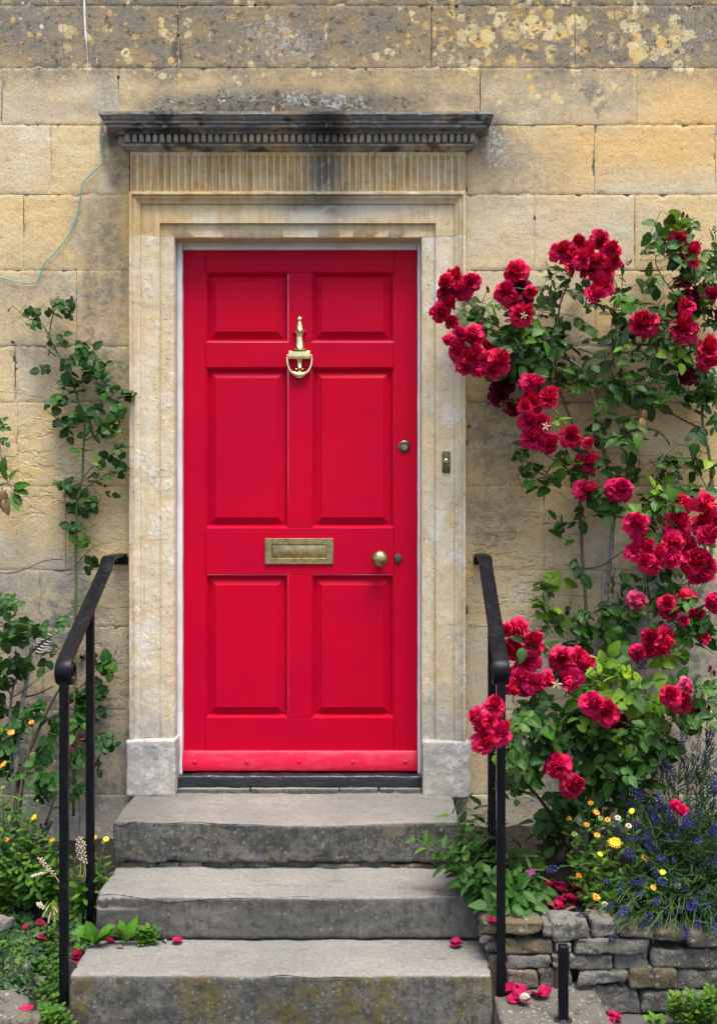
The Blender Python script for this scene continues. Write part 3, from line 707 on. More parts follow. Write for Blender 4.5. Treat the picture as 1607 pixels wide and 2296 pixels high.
# letter plate
def ring_plate(mb, x0, x1, y0, y1, bx, by, th):
    a_, b_ = D(x0, y1), D(x1, y0); c_, d_ = D(x0+bx, y1-by), D(x1-bx, y0+by)
    lv = [(a_, b_, 0.), (a_, b_, th*.7), (a_+Vector((.0015, 0, .0015)), b_-Vector((.0015, 0, .0015)), th), (c_-Vector((.001, 0, .001)), d_+Vector((.001, 0, .001)), th), (c_, d_, th*.8), (c_, d_, 0.001)]
    V = []; F = []
    for (p, q, h) in lv:
        for (x, z) in ((p.x, p.z), (q.x, p.z), (q.x, q.z), (p.x, q.z)): V.append((x, -DY-h, z))
    for k in range(len(lv)-1):
        for c in range(4):
            i0 = k*4+c; i1 = k*4+(c+1) % 4; F.append((i0, i1, i1+4, i0+4))
    mb.add(V, F)
mb = MB(); ring_plate(mb, 594, 748, 1207, 1265, 16, 14, .007)
lp = dpart('letter_plate', mb, MAT['oldbrass'], None, 30); bpy.context.view_layer.update()
mb = MB(); a, b = D(611.3, 1250), D(731.7, 1222); mb.add(*rbox(a.x, b.x, -DY-.0042, -DY-.0005, a.z, b.z, .0012, (2, 1, 2), simple=True)); dpart('flap', mb, MAT['oldbrass'], lp, 30)
# knob, escutcheon, cylinder lock
mb = MB(); lathe(mb, [(.021, 0), (.021, .003), (.012, .006), (.011, .022), (.016, .027), (.0275, .034), (.0325, .045), (.030, .057), (.021, .066), (.009, .070), (.0002, .0705)], D(851, 1252), (0, -1, 0), (0, 0, 1), 30); dpart('door_knob', mb, MAT['oldbrass'])
mb = MB(); lathe(mb, [(.0155, 0), (.0155, .002), (.012, .004), (.0002, .0045)], D(892, 1253), (0, -1, 0), (0, 0, 1), 22, 1.2, 1.); es = dpart('keyhole_escutcheon', mb, MAT['bronze']); bpy.context.view_layer.update()
mb = MB(); lathe(mb, [(.011, .004), (.0105, .0065), (.0002, .008)], D(892, 1255), (0, -1, 0), (0, 0, 1), 20, 1.1, 1.); dpart('keyhole_cover', mb, MAT['bronze'], es)
mb = MB(); lathe(mb, [(.0045, 0), (.0045, .006), (.0002, .007)], D(892, 1243.5), (0, -1, 0), (0, 0, 1), 12); dpart('cover_pivot', mb, MAT['bronze'], es)
mb = MB(); lathe(mb, [(.0235, 0), (.0235, .003), (.020, .0055), (.0165, .0065), (.016, .0045), (.0002, .0047)], D(906, 1001.5), (0, -1, 0), (0, 0, 1), 28); cl = dpart('cylinder_lock', mb, MAT['bronze']); bpy.context.view_layer.update()
mb = MB(); lathe(mb, [(.0095, .004), (.0095, .0068), (.0002, .007)], D(906, 1003), (0, -1, 0), (0, 0, 1), 20); pl = dpart('lock_barrel', mb, MAT['oldbrass'], cl)
mb = MB(); a = D(906, 1003); mb.add(*rbox(a.x-.0012, a.x+.0012, a.y-.0076, a.y-.006, a.z-.006, a.z+.005, .0004, (1, 1, 1), simple=True)); dpart('key_slot', mb, MAT['socket'], cl)
# door bell on the right jamb
a, b = W(991, 1060, .028), W(1009, 1012, .028)
bell = thing('door_bell', 'small dark bronze bell push screwed to the right stone jamb', 'door bell', ((a.x+b.x)/2, -.026, a.z))
bpy.context.view_layer.update()
mb = MB(); mb.add(*rbox(a.x, b.x, -.0325, -.0225, a.z, b.z, .0018, (2, 1, 3), simple=True)); dpart('back_plate', mb, MAT['bronze'], bell)
mb = MB(); c = W(1000, 1035, .0325); lathe(mb, [(.0115, 0), (.0115, .003), (.0085, .005), (.0075, .0045), (.0070, .008), (.0002, .0095)], c, (0, -1, 0), (0, 0, 1), 20); dpart('push_button', mb, MAT['oldbrass'], bell)
for y in (1017, 1055):
    mb = MB(); lathe(mb, [(.0028, 0), (.002, .0012), (.0002, .0014)], W(1000, y, .0325), (0, -1, 0), (0, 0, 1), 10); dpart('screw', mb, MAT['oldbrass'], bell)

# ------------------------------------------------------------------ three steps
SZ = [.467, .3015, .159, 0.]; SD = [.376, .636, .88]
def stepblock(k, x0, x1, y_back, label, dip):
    zt = SZ[k]; zb = SZ[k+1]+(.019 if k == 0 else .004 if k == 1 else -.02); yf = -SD[k]
    def wear(p):
        u = (p.x-x0)/(x1-x0); t = (p.z-zb)/(zt-zb)
        fr_ = max(0, min(1, (-p.y)/SD[k])) if y_back > -.01 else max(0, min(1, (y_back-p.y)/(y_back-yf)))
        w = dip*math.exp(-((u-.55)/.28)**2)*fr_**1.3*t
        q = Vector((p.x, p.y, p.z-w))
        if k == 1 and u < .16 and t > .75 and p.y < yf+.05:                   # spalled left corner
            q.z -= .014*(1-u/.16)*(.6+fbm((p.x*3, p.z, 0), 30)); q.y += .010*(1-u/.16)
        e = abs(p.y-yf)
        if e < .004 and t < .3: q.y += .004*max(0, fbm((p.x, 0, 1), 14))
        if k == 0 and t < .12: q.z += .010*fbm((p.x, 2, 1), 12)
        return q
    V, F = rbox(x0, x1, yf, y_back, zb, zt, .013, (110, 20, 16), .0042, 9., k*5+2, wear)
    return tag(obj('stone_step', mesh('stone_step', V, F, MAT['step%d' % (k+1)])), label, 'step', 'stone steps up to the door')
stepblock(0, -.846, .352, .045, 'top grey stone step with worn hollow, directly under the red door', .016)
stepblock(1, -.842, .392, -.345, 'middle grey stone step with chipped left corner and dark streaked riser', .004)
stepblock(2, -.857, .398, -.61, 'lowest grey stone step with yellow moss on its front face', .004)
def step_crack(st, pts, r):
    mb = MB(); P_ = smooth_path([tuple(W(x+rng.uniform(-3, 3), y+rng.uniform(-1.5, 1.5), z)) for x, y, z in pts], 7)
    tube(mb, P_, [r*(.35+.65*abs(fbm((i*.37, r*900, 0), 1.)*2))*min(1, i/4+.1, (len(P_)-1-i)/4+.1) for i in range(len(P_))], 5); o = mb.build('crack', MAT['socket']); sub(o, st)
ST = [o for o in COL.objects if o.name.startswith('stone_step')]; bpy.context.view_layer.update()
step_crack(ST[0], [(255, 1846, .375), (275, 1852, .378), (300, 1843, .379), (360, 1846, .379), (430, 1843, .379), (490, 1846, .379), (560, 1849, .379), (650, 1854, .379)], .0022)
step_crack(ST[0], [(640, 1858, .379), (720, 1862, .379), (790, 1860, .379), (850, 1852, .379)], .0012)
step_crack(ST[1], [(214, 2012, .636), (250, 2006, .638), (290, 2010, .639), (330, 2016, .639), (380, 2022, .639), (440, 2019, .639), (500, 2016, .639), (600, 2013, .639)], .0020)
step_crack(ST[1], [(610, 2012, .639), (680, 2010, .639), (740, 2014, .639), (800, 2009, .639)], .0012); step_crack(ST[1], [(960, 2004, .639), (1010, 2007, .639), (1050, 2002, .638)], .0014)
step_crack(ST[2], [(590, 2192, .883), (640, 2188, .884), (700, 2194, .884), (760, 2190, .884), (820, 2195, .884)], .0022); step_crack(ST[2], [(270, 2288, .883), (330, 2283, .883), (420, 2286, .883)], .0014)
pk = thing('packing_course', 'thin mossy packing stones wedged under the top step', 'packing stones', (-.25, -.3, SZ[1]))
bpy.context.view_layer.update()
x = -.83; k = 0
while x < .33:
    w = rng.uniform(.07, .20); V, F = rbox(x+.002, min(x+w, .35), -.366+rng.uniform(-.004, .01), -.25, SZ[1]-.003, SZ[1]+.019+rng.uniform(-.006, .003), .006, (6, 2, 2), .004, 25., k)
    sub(obj('packing_stone', mesh('packing_stone', V, F, MAT['rubble'])), pk); x += w; k += 1

# ------------------------------------------------------------------ handrails
def rail(label, xw, xb, xf, xp_rear, zrear, plate_side):
    """xw: pixel x at the wall, xf: metre X at the front post"""
    base = Vector((xf, -.84, .02))
    t = thing('handrail', label, 'handrail', base, 'black iron handrails beside the steps')
    bpy.context.view_layer.update()
    X0 = xw; H0 = W(0, 1244, 0).z
    zf = .83; top = W(0, 1482, zf).z
    P = []                                       # centre line in (depth, height, X)
    P.append((-.01, H0)); P.append((.10, H0)); P.append((.205, H0-.001)); P.append((.235, H0-.010)); P.append((.262, H0-.036))
    n = 10; z0, h0 = .262, H0-.036
    for i in range(1, n+1): P.append((z0+(zf-z0)*i/n, h0+(top-h0)*i/n))
    # scroll end: curls under, back towards the wall
    sl = math.atan2(top-h0, zf-z0); r = .036; cx_, cz_ = zf+r*math.sin(sl), top-r*math.cos(sl)
    for i in range(1, 26):
        a_ = math.pi/2+sl - i*math.radians(17.5); rr = r*(1-.62*max(0, (i-10)/15.)) if i > 10 else r
        P.append((cx_+rr*math.cos(a_), cz_+rr*math.sin(a_)))
    V = []; F = []; hw, ht = .024, .0055
    for i, (z, h) in enumerate(P):
        a_ = P[max(0, i-1)]; b_ = P[min(len(P)-1, i+1)]; tz, th_ = b_[0]-a_[0], b_[1]-a_[1]; L = math.hypot(tz, th_) or 1; nz_, nh = -th_/L, tz/L
        u = max(0, min(1, z/zf)); X = X0+(xf-X0)*u
        for (sx, st) in ((-1, -.7), (-.9, -1), (.9, -1), (1, -.7), (1, .7), (.88, 1), (-.88, 1), (-1, .7)):
            V.append((X+sx*hw, -(z+nz_*st*ht), h+nh*st*ht))
    for i in range(len(P)-1):
        for k in range(8):
            a_ = i*8+k; b_ = i*8+(k+1) % 8; F.append((a_, b_, b_+8, a_+8))
    F.append(tuple(range(8))[::-1]); F.append(tuple((len(P)-1)*8+k for k in range(8)))
    mb = MB(); mb.add(V, F); dpart('top_bar', mb, MAT['iron'], t, 45)
    mb = MB(); mb.add(*rbox(X0-.028, X0+.028, -.020, .0, H0-.036, H0-.0065, .003, (2, 1, 2), simple=True)); br = dpart('wall_bracket', mb, MAT['iron'], t); bpy.context.view_layer.update()
    mb = MB(); lathe(mb, [(.005, 0), (.005, .002), (.0002, .003)], Vector((X0-.012, -.020, H0-.022)), (0, -1, 0), (0, 0, 1), 10); dpart('bracket_bolt', mb, MAT['rust'], br)
    for (z, X, zb) in ((zf+.004, xf+.0, .03), (zrear, xp_rear, .20)):
        hh = h0+(top-h0)*(z-z0)/(zf-z0)-.004
        mb = MB(); mb.add(*rbox(X-.0125, X+.0125, -z-.0125, -z+.0125, zb, hh-.004, .002, (1, 1, 12), .0004, 9, 1, None, True)); dpart('post', mb, MAT['iron'], t)
    # foot plate welded to the front post
    X = xf; V = []; y0 = -zf
    s_ = plate_side; zt_ = W(0, 2150, zf).z
    pts = [(X+s_*.010, zt_), (X+s_*.036, zt_-.012), (X+s_*.040, zt_-.05), (X+s_*.040, .02), (X+s_*.008, .02)]
    V = [(p, y0-.004, q) for p, q in pts]+[(p, y0+.004, q) for p, q in pts]; n_ = 5
    F = [tuple(range(5)), tuple(range(9, 4, -1))]+[(i, i+5, (i+1) % 5+5, (i+1) % 5) for i in range(5)]
    mb = MB(); mb.add(V, F); dpart('foot_plate', mb, MAT['rust'], t, 30)
rail('black iron handrail with scrolled end left of the steps', W(272, 0).x, 0, W(147, 0, .83).x-.002, W(203, 0, .50).x, .50, 1)
rail('black iron handrail with scrolled end beside the red roses, right of steps', W(1077, 0).x, 0, W(1122, 0, .83).x, W(1102, 0, .52).x, .52, -1)

# ------------------------------------------------------------------ flagstone, stub posts, dry stone wall
V, F = rbox(.405, .72, -1.25, -.70, -.05, .078, .012, (24, 24, 4), .007, 8., 3, lambda p: p+Vector((.10*max(0, (-p.y-.75))*.2 if p.x > .6 else 0, 0, 0)))
tag(obj('flagstone', mesh('flagstone', V, F, MAT['rubble'])), 'pale flat flagstone at the foot of the right handrail', 'flagstone')
def stub(x, y0, y1, z, label):
    b = W(x, y1, z); tp = W(x, y0, z)
    t = thing('iron_stub_post', label, 'post', b, 'short iron stubs set in the flagstone'); bpy.context.view_layer.update()
    h = tp.z-.07; mb = MB(); mb.add(*rbox(b.x-.0135, b.x+.0135, -z-.012, -z+.012, .07, tp.z, .004, (1, 1, 8), .0015, 20, x, None)); dpart('shaft', mb, MAT['iron'] if 'front' in label else MAT['rust'], t)
    mb = MB(); lathe(mb, [(.030, -.004), (.026, .004), (.016, .006), (.0145, .009)], Vector((b.x, -z, .074)), (0, 0, 1), (1, 0, 0), 12); dpart('lead_collar', mb, MAT['tar'], t)
stub(1251.5, 2079, 2225, .795, 'taller rusty iron stub post, the rear one of two before the dry stone wall')
stub(1262, 2119, 2279, .99, 'short black iron stub post in front, set in a flagstone')
dsw = thing('dry_stone_wall', 'low dry stone retaining wall holding up the lavender bed', 'stone wall', (1.0, -.8, 0)); bpy.context.view_layer.update()
cr = lambda x, y: (803+x/2, 1722+y/2)
stones = [(548, 825, 674, 748), (830, 878, 684, 762), (870, 1042, 672, 778), (1047, 1162, 668, 764), (1166, 1310, 700, 762), (1314, 1470, 715, 778), (1474, 1660, 722, 808), (550, 622, 752, 782), (566, 878, 768, 836), (882, 960, 784, 832), (976, 1304, 768, 838), (1310, 1650, 812, 900),
  (586, 662, 842, 902), (665, 860, 840, 904), (868, 932, 838, 900), (936, 1146, 838, 908), (1150, 1302, 828, 908), (600, 662, 908, 985), (666, 806, 909, 990), (810, 960, 904, 990), (986, 1203, 914, 976), (1208, 1222, 912, 970), (1217, 1428, 900, 998), (1422, 1660, 908, 1000), (700, 968, 992, 1106), (975, 1262, 980, 1108), (1267, 1440, 1004, 1104), (1444, 1660, 1006, 1104)]
for row, (ya, yb) in enumerate(((712, 806), (812, 900), (906, 1000), (1006, 1106))):
    x = 1666+row*17
    while x < 3600:
        w = rng.uniform(150, 330); stones.append((x, x+w, ya+rng.uniform(0, 6), yb)); x += w+5
for k, (xa, xb, ya, yb) in enumerate(stones):
    z = .80+rng.uniform(-.006, .014); (x0, y0), (x1, y1) = cr(xa+1.5, ya+1+(20 if ya < 730 else 0)), cr(xb-1.5, yb-1)
    a, b = W(x0, y1, z), W(x1, y0, z); w, h = b.x-a.x, b.z-a.z
    a.z = max(a.z, -.03)
    s1, s2 = rng.uniform(-.3, .3), rng.uniform(-.12, .12); cz_ = (a.z+b.z)/2; cx_ = (a.x+b.x)/2
    def skew(p, s1=s1, s2=s2, cx_=cx_, cz_=cz_, w=w, h=h): return p+Vector((s1*(p.z-cz_)*.8, 0, s2*(p.x-cx_)*h/w))
    V, F = rbox(a.x, b.x, -z, -z+.11, a.z, b.z, min(.011, h*.2), (max(5, int(w/.016)), 4, max(4, int(h/.012))), .0095, 15., k+20, skew)
    sub(obj('stone', mesh('stone', V, F, MAT['rubble'])), dsw)
mb = MB(); mb.add(*rbox(.41, 2.95, -.765, -.70, -.02, .235, .003, (2, 1, 1), simple=True)); sub(mb.build('earth_fill', MAT['soil']), dsw)
# rocks at the lower left
def rock(label, x, y, z, sx, sy, sz, sd):
    p = W(x, y, z); V, F = rbox(-sx, sx, -sy, sy, -sz, sz, min(sx, sz)*.55, (8, 6, 6), .022, 7., sd)
    o = obj('garden_rock', mesh('garden_rock', V, F, MAT['rubble'])); o.location = p; o.rotation_euler = (0, rng.uniform(-.15, .15), rng.uniform(-.4, .4)); tag(o, label, 'rock', 'rocks at the left corner')
rock('large rough rock in the bottom left corner under the ivy', -4, 2290, .97, .075, .07, .055, 31)
rock('dark small rock in front of the corner rock', 58, 2296, 1.03, .035, .03, .022, 33)
rock('pale flat stone at the left edge among ivy', 0, 2068, .72, .036, .03, .018, 35)
# ------------------------------------------------------------------ leaf and petal materials
def leaf_mat(name, stops, under, rough=.40, tr=.22):
    s = M(name); rd = s.rand()
    col = s.ramp(rd, stops)
    uv = s.n('ShaderNodeUVMap').outputs[0]; u = s.xyz(uv)
    across = s.m('ABSOLUTE', s.m('SUBTRACT', u[0], .5))
    rib = s.ss(across, .0, .07, .45, 0.)
    col = s.mix(rib, col, s.mix(.5, col, (.20, .30, .06)))
    n = s.noise(60, 4, .65); col = s.mix(s.ss(n, .45, .7, 0., .5), col, s.mix(.55, col, (.012, .03, .008)))
    vein = s.m('SINE', s.m('MULTIPLY', s.m('ADD', u[1], s.m('MULTIPLY', across, -.55)), 55.))
    bf = s.n('ShaderNodeNewGeometry').outputs['Backfacing']
    col = s.mix(s.m('MULTIPLY', bf, .75), col, under)
    s.bsdf(col, rough, s.bump(s.m('ADD', s.m('MULTIPLY', vein, .5), s.m('MULTIPLY', n, 1.2)), .0012, .6), Specular_IOR_Level=.28)
    return s.translucent(s.mix(.5, col, (.06, .14, .01)), tr)
G_ = lambda a, b, c: (a, b, c)
MAT['rose'] = leaf_mat('rose_leaf', [(0, (.006, .034, .003)), (.4, (.013, .060, .005)), (.8, (.030, .105, .007)), (1, (.075, .17, .010))], (.045, .10, .022), .38, .13)
MAT['rose_dark'] = leaf_mat('dark_rose_leaf', [(0, (.006, .034, .004)), (.5, (.012, .058, .006)), (.92, (.024, .092, .008)), (1, (.09, .16, .010))], (.042, .09, .022), .36, .13)
MAT['young'] = leaf_mat('young_rose_leaf', [(0, (.05, .14, .008)), (.5, (.11, .23, .010)), (1, (.20, .32, .012))], (.13, .22, .035), .36, .35)
MAT['herb'] = leaf_mat('herb_leaf', [(0, (.022, .085, .007)), (.5, (.045, .14, .010)), (1, (.10, .20, .013))], (.07, .14, .028), .45, .25)
MAT['valerian'] = leaf_mat('valerian_leaf', [(0, (.022, .080, .014)), (.6, (.042, .125, .020)), (1, (.08, .18, .028))], (.07, .14, .045), .45, .22)
MAT['ivy'] = leaf_mat('ivy_leaf', [(0, (.005, .030, .006)), (.6, (.010, .050, .009)), (.8, (.025, .085, .010)), (1, (.09, .19, .012))], (.04, .09, .025), .36, .12)
MAT['lav'] = leaf_mat('lavender_leaf', [(0, (.010, .045, .012)), (1, (.026, .080, .022))], (.03, .08, .028), .6, .15)
MAT['lettuce'] = leaf_mat('seedling_leaf', [(0, (.05, .17, .012)), (1, (.09, .23, .018))], (.09, .2, .04), .4, .3)
MAT['dead'] = leaf_mat('withered_leaf', [(0, (.14, .07, .03)), (.6, (.22, .13, .06)), (1, (.35, .25, .13))], (.25, .17, .09), .7, .15)
MAT['redleaf'] = leaf_mat('red_young_leaf', [(0, (.14, .025, .02)), (1, (.22, .06, .03))], (.15, .06, .04), .4, .2)
def petal_mat(name, stops, pink, tr=.18):
    s = M(name); rd = s.rand(); col = s.ramp(rd, stops)
    at = s.n('ShaderNodeAttribute', attribute_name='tip').outputs['Fac']
    n = s.noise(45, 4, .6)
    col = s.mix(s.m('MULTIPLY', s.ss(at, .5, 1.), s.ss(n, .35, .65, .05, .7)), col, pink)
    bf = s.n('ShaderNodeNewGeometry').outputs['Backfacing']
    col = s.mix(s.m('MULTIPLY', bf, .3), col, pink)
    tone = s.n('ShaderNodeAttribute', attribute_name='tone').outputs['Fac']; col = s.mix(s.m('MULTIPLY', tone, .5), col, s.mix(1., col, (.38, .2, .35), 'MULTIPLY'))
    s.bsdf(col, .55, s.bump(n, .002, .5), Specular_IOR_Level=.12)
    return s.translucent(col, tr)
MAT['petal'] = petal_mat('crimson_petal', [(0, (.32, .001, .010)), (.25, (.50, .001, .009)), (.65, (.58, .002, .024)), (1, (.56, .004, .075))], (.74, .025, .17))
MAT['petal_dark'] = petal_mat('deep_crimson_petal', [(0, (.08, .0005, .014)), (1, (.17, .001, .012))], (.26, .006, .06))
MAT['petal_pink'] = petal_mat('fading_pink_petal', [(0, (.55, .01, .10)), (1, (.60, .03, .15))], (.78, .16, .30))
MAT['fallen'] = petal_mat('fallen_petal', [(0, (.16, .002, .02)), (1, (.36, .005, .06))], (.40, .015, .11))  # petal crimson darkened: shade over the fallen petals is put into the colour
MAT['yellow'] = plain('yellow_ray_floret', (.80, .50, .015), .55, .15, 60)
MAT['orange'] = plain('orange_ray_floret', (.72, .28, .012), .6, .35, 60)
MAT['bud'] = plain('green_flower_bud', (.16, .24, .045), .6, .3, 60)
MAT['stemg'] = plain('green_stem', (.075, .13, .03), .5, .35, 30)
MAT['stemb'] = plain('brown_green_cane', (.085, .078, .03), .6, .5, 26, .003)
MAT['cane'] = plain('grey_woody_cane', (.20, .185, .175), .85, .55, 40, .006)
MAT['bark'] = plain('dark_bark', (.045, .034, .027), .9, .5, 40, .006)
MAT['lavf'] = None
s = M('lavender_flower'); MAT['lavf'] = s.bsdf(s.ramp(s.rand(), [(0, (.006, .006, .065)), (.6, (.010, .009, .105)), (1, (.024, .016, .14))]), .6)
MAT['seed'] = plain('papery_seed_pod', (.42, .37, .29), .7, .3, 90)
MAT['straw'] = plain('straw_stalk', (.36, .25, .13), .7, .4, 30)
MAT['sepal'] = plain('cream_sepal', (.42, .38, .22), .6, .3, 60)
MAT['mauve'] = plain('mauve_valerian_floret', (.42, .09, .30), .6, .3, 60)

# ------------------------------------------------------------------ leaf meshes
def leaf_geo(L, Wd, rows, fold, droop, r_, serr=0., tipw=.9, lobes=None, base_at=None, ang=0., roll=0., twist=0.):
    """blade along +x, returns verts, faces, uvs; row 0 is a single shared vertex"""
    V = [(0, 0, 0)]; UV = [(.5, 0)]; cols = (-1, -.5, 0, .5, 1)
    for i in range(1, rows):
        t = i/rows; w = Wd*.5*math.sin(math.pi*t**tipw)**.8
        if lobes: w *= lobes(t)
        x = L*t; z0 = -droop*L*t*t
        for c in cols:
            e = 1.
            if abs(c) == 1: e = 1+serr*(1 if i % 2 else -1)+r_.uniform(-.05, .05)
            y = c*w*e; z = z0+fold*abs(c)*w+twist*c*w*t
            V.append((x-(.05*L*abs(c) if i < rows-1 else 0), y, z)); UV.append((.5+c*.5, t))
    V.append((L, 0, -droop*L)); UV.append((.5, 1)); n = 5; F = []
    for k in range(4): F.append((0, 1+k, 2+k))
    F = [(0, 2+k, 1+k)[::-1] if False else (0, 1+k, 2+k) for k in range(4)]
    for i in range(rows-2):
        for k in range(4):
            a = 1+i*n+k; F.append((a, a+n, a+n+1, a+1))
    tip = len(V)-1; b = 1+(rows-2)*n
    for k in range(4): F.append((b+k, tip, b+k+1))
    return V, F, UV
def place(V, o, ang, roll=0., pitch=0.):
    m = Matrix.Rotation(ang, 3, 'Z') @ Matrix.Rotation(pitch, 3, 'Y') @ Matrix.Rotation(roll, 3, 'X')
    return [tuple(Vector(o)+m @ Vector(v)) for v in V]
def uvmesh(name, V, F, UV, mat):
    me = mesh(name, V, F, mat, True); uvl = me.uv_layers.new(name='UVMap')
    li = np.empty(len(me.loops), dtype=np.int32); me.loops.foreach_get('vertex_index', li)
    uvl.data.foreach_set('uv', np.array(UV, dtype=np.float32)[li].ravel()); return me
def compound_leaf(seed, mat, nl=5, ratio=.62, fold=.22):
    """rose leaf about 1 unit long: rachis with paired leaflets and a terminal one, one connected mesh"""
    r_ = random.Random(seed); V = []; F = []; UV = []
    pos = [0, .30, .62, 1.0] if nl == 5 else ([0, .55, 1.0] if nl == 3 else [0, .2, .45, .72, 1.0])
    sag = r_.uniform(.05, .25); RL = .62
    ray = [Vector((RL*p, r_.uniform(-.02, .02), -sag*RL*p*p)) for p in pos]
    for p in ray:
        for (dy, dz) in ((-.008, 0), (.008, 0), (0, -.012)): V.append((p.x, p.y+dy, p.z+dz)); UV.append((.5, 0))
    for i in range(len(ray)-1):
        for k in range(3):
            a = i*3+k; b = i*3+(k+1) % 3; F.append((a, b, b+3, a+3))
    def add(o, ang, L, vi):
        v, f, u = leaf_geo(L, L*ratio*r_.uniform(.9, 1.12), 6, fold*r_.uniform(.3, 1.4), r_.uniform(.0, .30), r_, .05, .82, twist=r_.uniform(-.25, .25))
        v = place(v, o, ang, r_.uniform(-.5, .5), r_.uniform(-.15, .35)); n = len(V)
        mp = lambda q: vi if q == 0 else n+q-1
        V.extend(v[1:]); UV.extend(u[1:]); F.extend(tuple(mp(q) for q in ff) for ff in f)
    for i, p in enumerate(pos[1:-1], 1):
        L = (.34 if i == 1 and nl >= 5 else .40)*r_.uniform(.88, 1.1)
        add(ray[i], r_.uniform(.85, 1.25), L, i*3+1); add(ray[i], -r_.uniform(.85, 1.25), L*r_.uniform(.9, 1.1), i*3)
    add(ray[-1], r_.uniform(-.15, .15), .46*r_.uniform(.9, 1.15), (len(ray)-1)*3+2)
    return uvmesh('leaf', V, F, UV, mat)
def simple_leaf(seed, mat, ratio=.35, fold=.2, droop=None, serr=0., tipw=.8, stalk=.15):
    r_ = random.Random(seed)
    v, f, u = leaf_geo(1-stalk, ratio*r_.uniform(.9, 1.1), 7, fold*r_.uniform(.5, 1.4), r_.uniform(.05, .35) if droop is None else droop, r_, serr, tipw, twist=r_.uniform(-.3, .3))
    V = [(x+stalk, y, z) for x, y, z in v]; n = len(V)
    V += [(0, -.012, 0), (0, .012, 0), (0, 0, -.018)]; u = u+[(.5, 0)]*3; f = f+[(n, n+1, 0), (n+1, n+2, 0), (n+2, n, 0)]
    return uvmesh('leaf', V, f, u, mat)
def ivy_leaf(seed, mat):
    r_ = random.Random(seed); A = [(0, .0), (-150, .40), (-118, .62), (-92, .42), (-62, .80), (-32, .50), (0, 1.0), (32, .50), (62, .80), (92, .42), (118, .62), (150, .40)]
    c = Vector((.35, 0, 0)); V = [(.35, 0, .03), (0, 0, 0)]; UV = [(.5, .3), (.5, 0)]
    for a, q in A[1:]:
        q *= .62*r_.uniform(.9, 1.1); x, y = c.x+q*math.cos(math.radians(a)), q*math.sin(math.radians(a))
        V.append((x, y, -.10*q+.06*abs(y)+r_.uniform(-.03, .03))); UV.append((.5+a/400, q))
    n = len(V); F = [(0, i, i+1) for i in range(2, n-1)]+[(0, n-1, 1), (0, 1, 2)]
    return uvmesh('leaf', V, F, UV, mat)
LM = {'rose': [compound_leaf(i, MAT['rose'], 5 if i % 3 else 3) for i in range(9)],
      'rose_dark': [compound_leaf(40+i, MAT['rose_dark'], (5, 3, 5, 5)[i % 4], .80, .15) for i in range(9)],
      'young': [compound_leaf(80+i, MAT['young'], 5 if i % 2 else 3, .66) for i in range(6)],
      'valerian': [simple_leaf(120+i, MAT['valerian'], .43, .25) for i in range(6)],
      'herb': [simple_leaf(140+i, MAT['herb'], .30, .2, tipw=1.25) for i in range(6)],
      'oregano': [simple_leaf(150+i, MAT['herb'], .55, .15) for i in range(4)],
      'creeper': [simple_leaf(160+i, MAT['herb'], .42, .25, None, .08) for i in range(4)],
      'lettuce': [simple_leaf(165+i, MAT['lettuce'], .44, .2, .3, 0, 1.5, .05) for i in range(4)],
      'dead': [simple_leaf(170+i, MAT['dead'], .42, .45, .4) for i in range(4)],
      'red': [compound_leaf(175+i, MAT['redleaf'], 3) for i in range(2)],
      'ivy': [ivy_leaf(180+i, MAT['ivy']) for i in range(6)],
      'broad': [simple_leaf(190+i, MAT['rose_dark'], .6, .2) for i in range(4)]}

# ------------------------------------------------------------------ rose blooms
def bloom_mesh(seed, mat, openness=1.):
    r_ = random.Random(seed); V = []; F = []; TIP = []; TONE = []
    rings = [(8, 1.00, .06, -.42, .82), (8, .90, .30, -.34, .72), (7, .76, .52, -.26, .64), (7, .62, .70, -.16, .56), (6, .48, .84, -.06, .48), (5, .34, .92, .0, .40), (4, .20, .96, .0, .32)]
    NU, NV = 4, 5
    for ri, (n, R, rise, curl, wd) in enumerate(rings):
        a0 = r_.uniform(0, 6.28)
        for k in range(n):
            a = a0+2*math.pi*k/n+r_.uniform(-.2, .2); Rr = R*r_.uniform(.86, 1.1); rs = rise*r_.uniform(.8, 1.2)+(1-openness)*.3; cl = curl*r_.uniform(.5, 1.5); ph = r_.uniform(0, 6.28); base = len(V); tn = r_.random()**1.5*(1 if ri < 5 else .6)
            tilt = r_.uniform(-.2, .2); r_f = r_.uniform(3.5, 6.5)
            for j in range(NV+1):
                v = j/NV; w = wd*(.25+.75*math.sin(min(1., v*1.15)*math.pi*.62))*.62
                rr = Rr*(v**(.9 if ri < 3 else .62))*(1 if ri < 2 else (1-.20*v*v)); z = rs*v+cl*v**3-.05*ri*0
                for i in range(NU+1):
                    u = i/NU*2-1
                    notch = -.06*(1-abs(u)) if j == NV else 0
                    edge = .085*math.sin(u*r_f+ph)*v*v
                    x = rr*(1-.16*u*u*v)+notch; y = u*w*(.6 if ri > 3 else .75)
                    zz = z+edge+.24*u*u*v*(1 if ri > 0 else -.2)+tilt*u*v
                    V.append((x*math.cos(a)-y*math.sin(a), x*math.sin(a)+y*math.cos(a), zz)); TIP.append(v*(.7+.3*abs(u))); TONE.append(tn)
            for j in range(NV):
                for i in range(NU):
                    b = base+j*(NU+1)+i; F.append((b, b+1, b+NU+2, b+NU+1))
    # green hip and sepals under the flower
    me = mesh('bloom', V, F, mat, True); at = me.attributes.new('tip', 'FLOAT', 'POINT'); at.data.foreach_set('value', TIP); at = me.attributes.new('tone', 'FLOAT', 'POINT'); at.data.foreach_set('value', TONE)
    return me
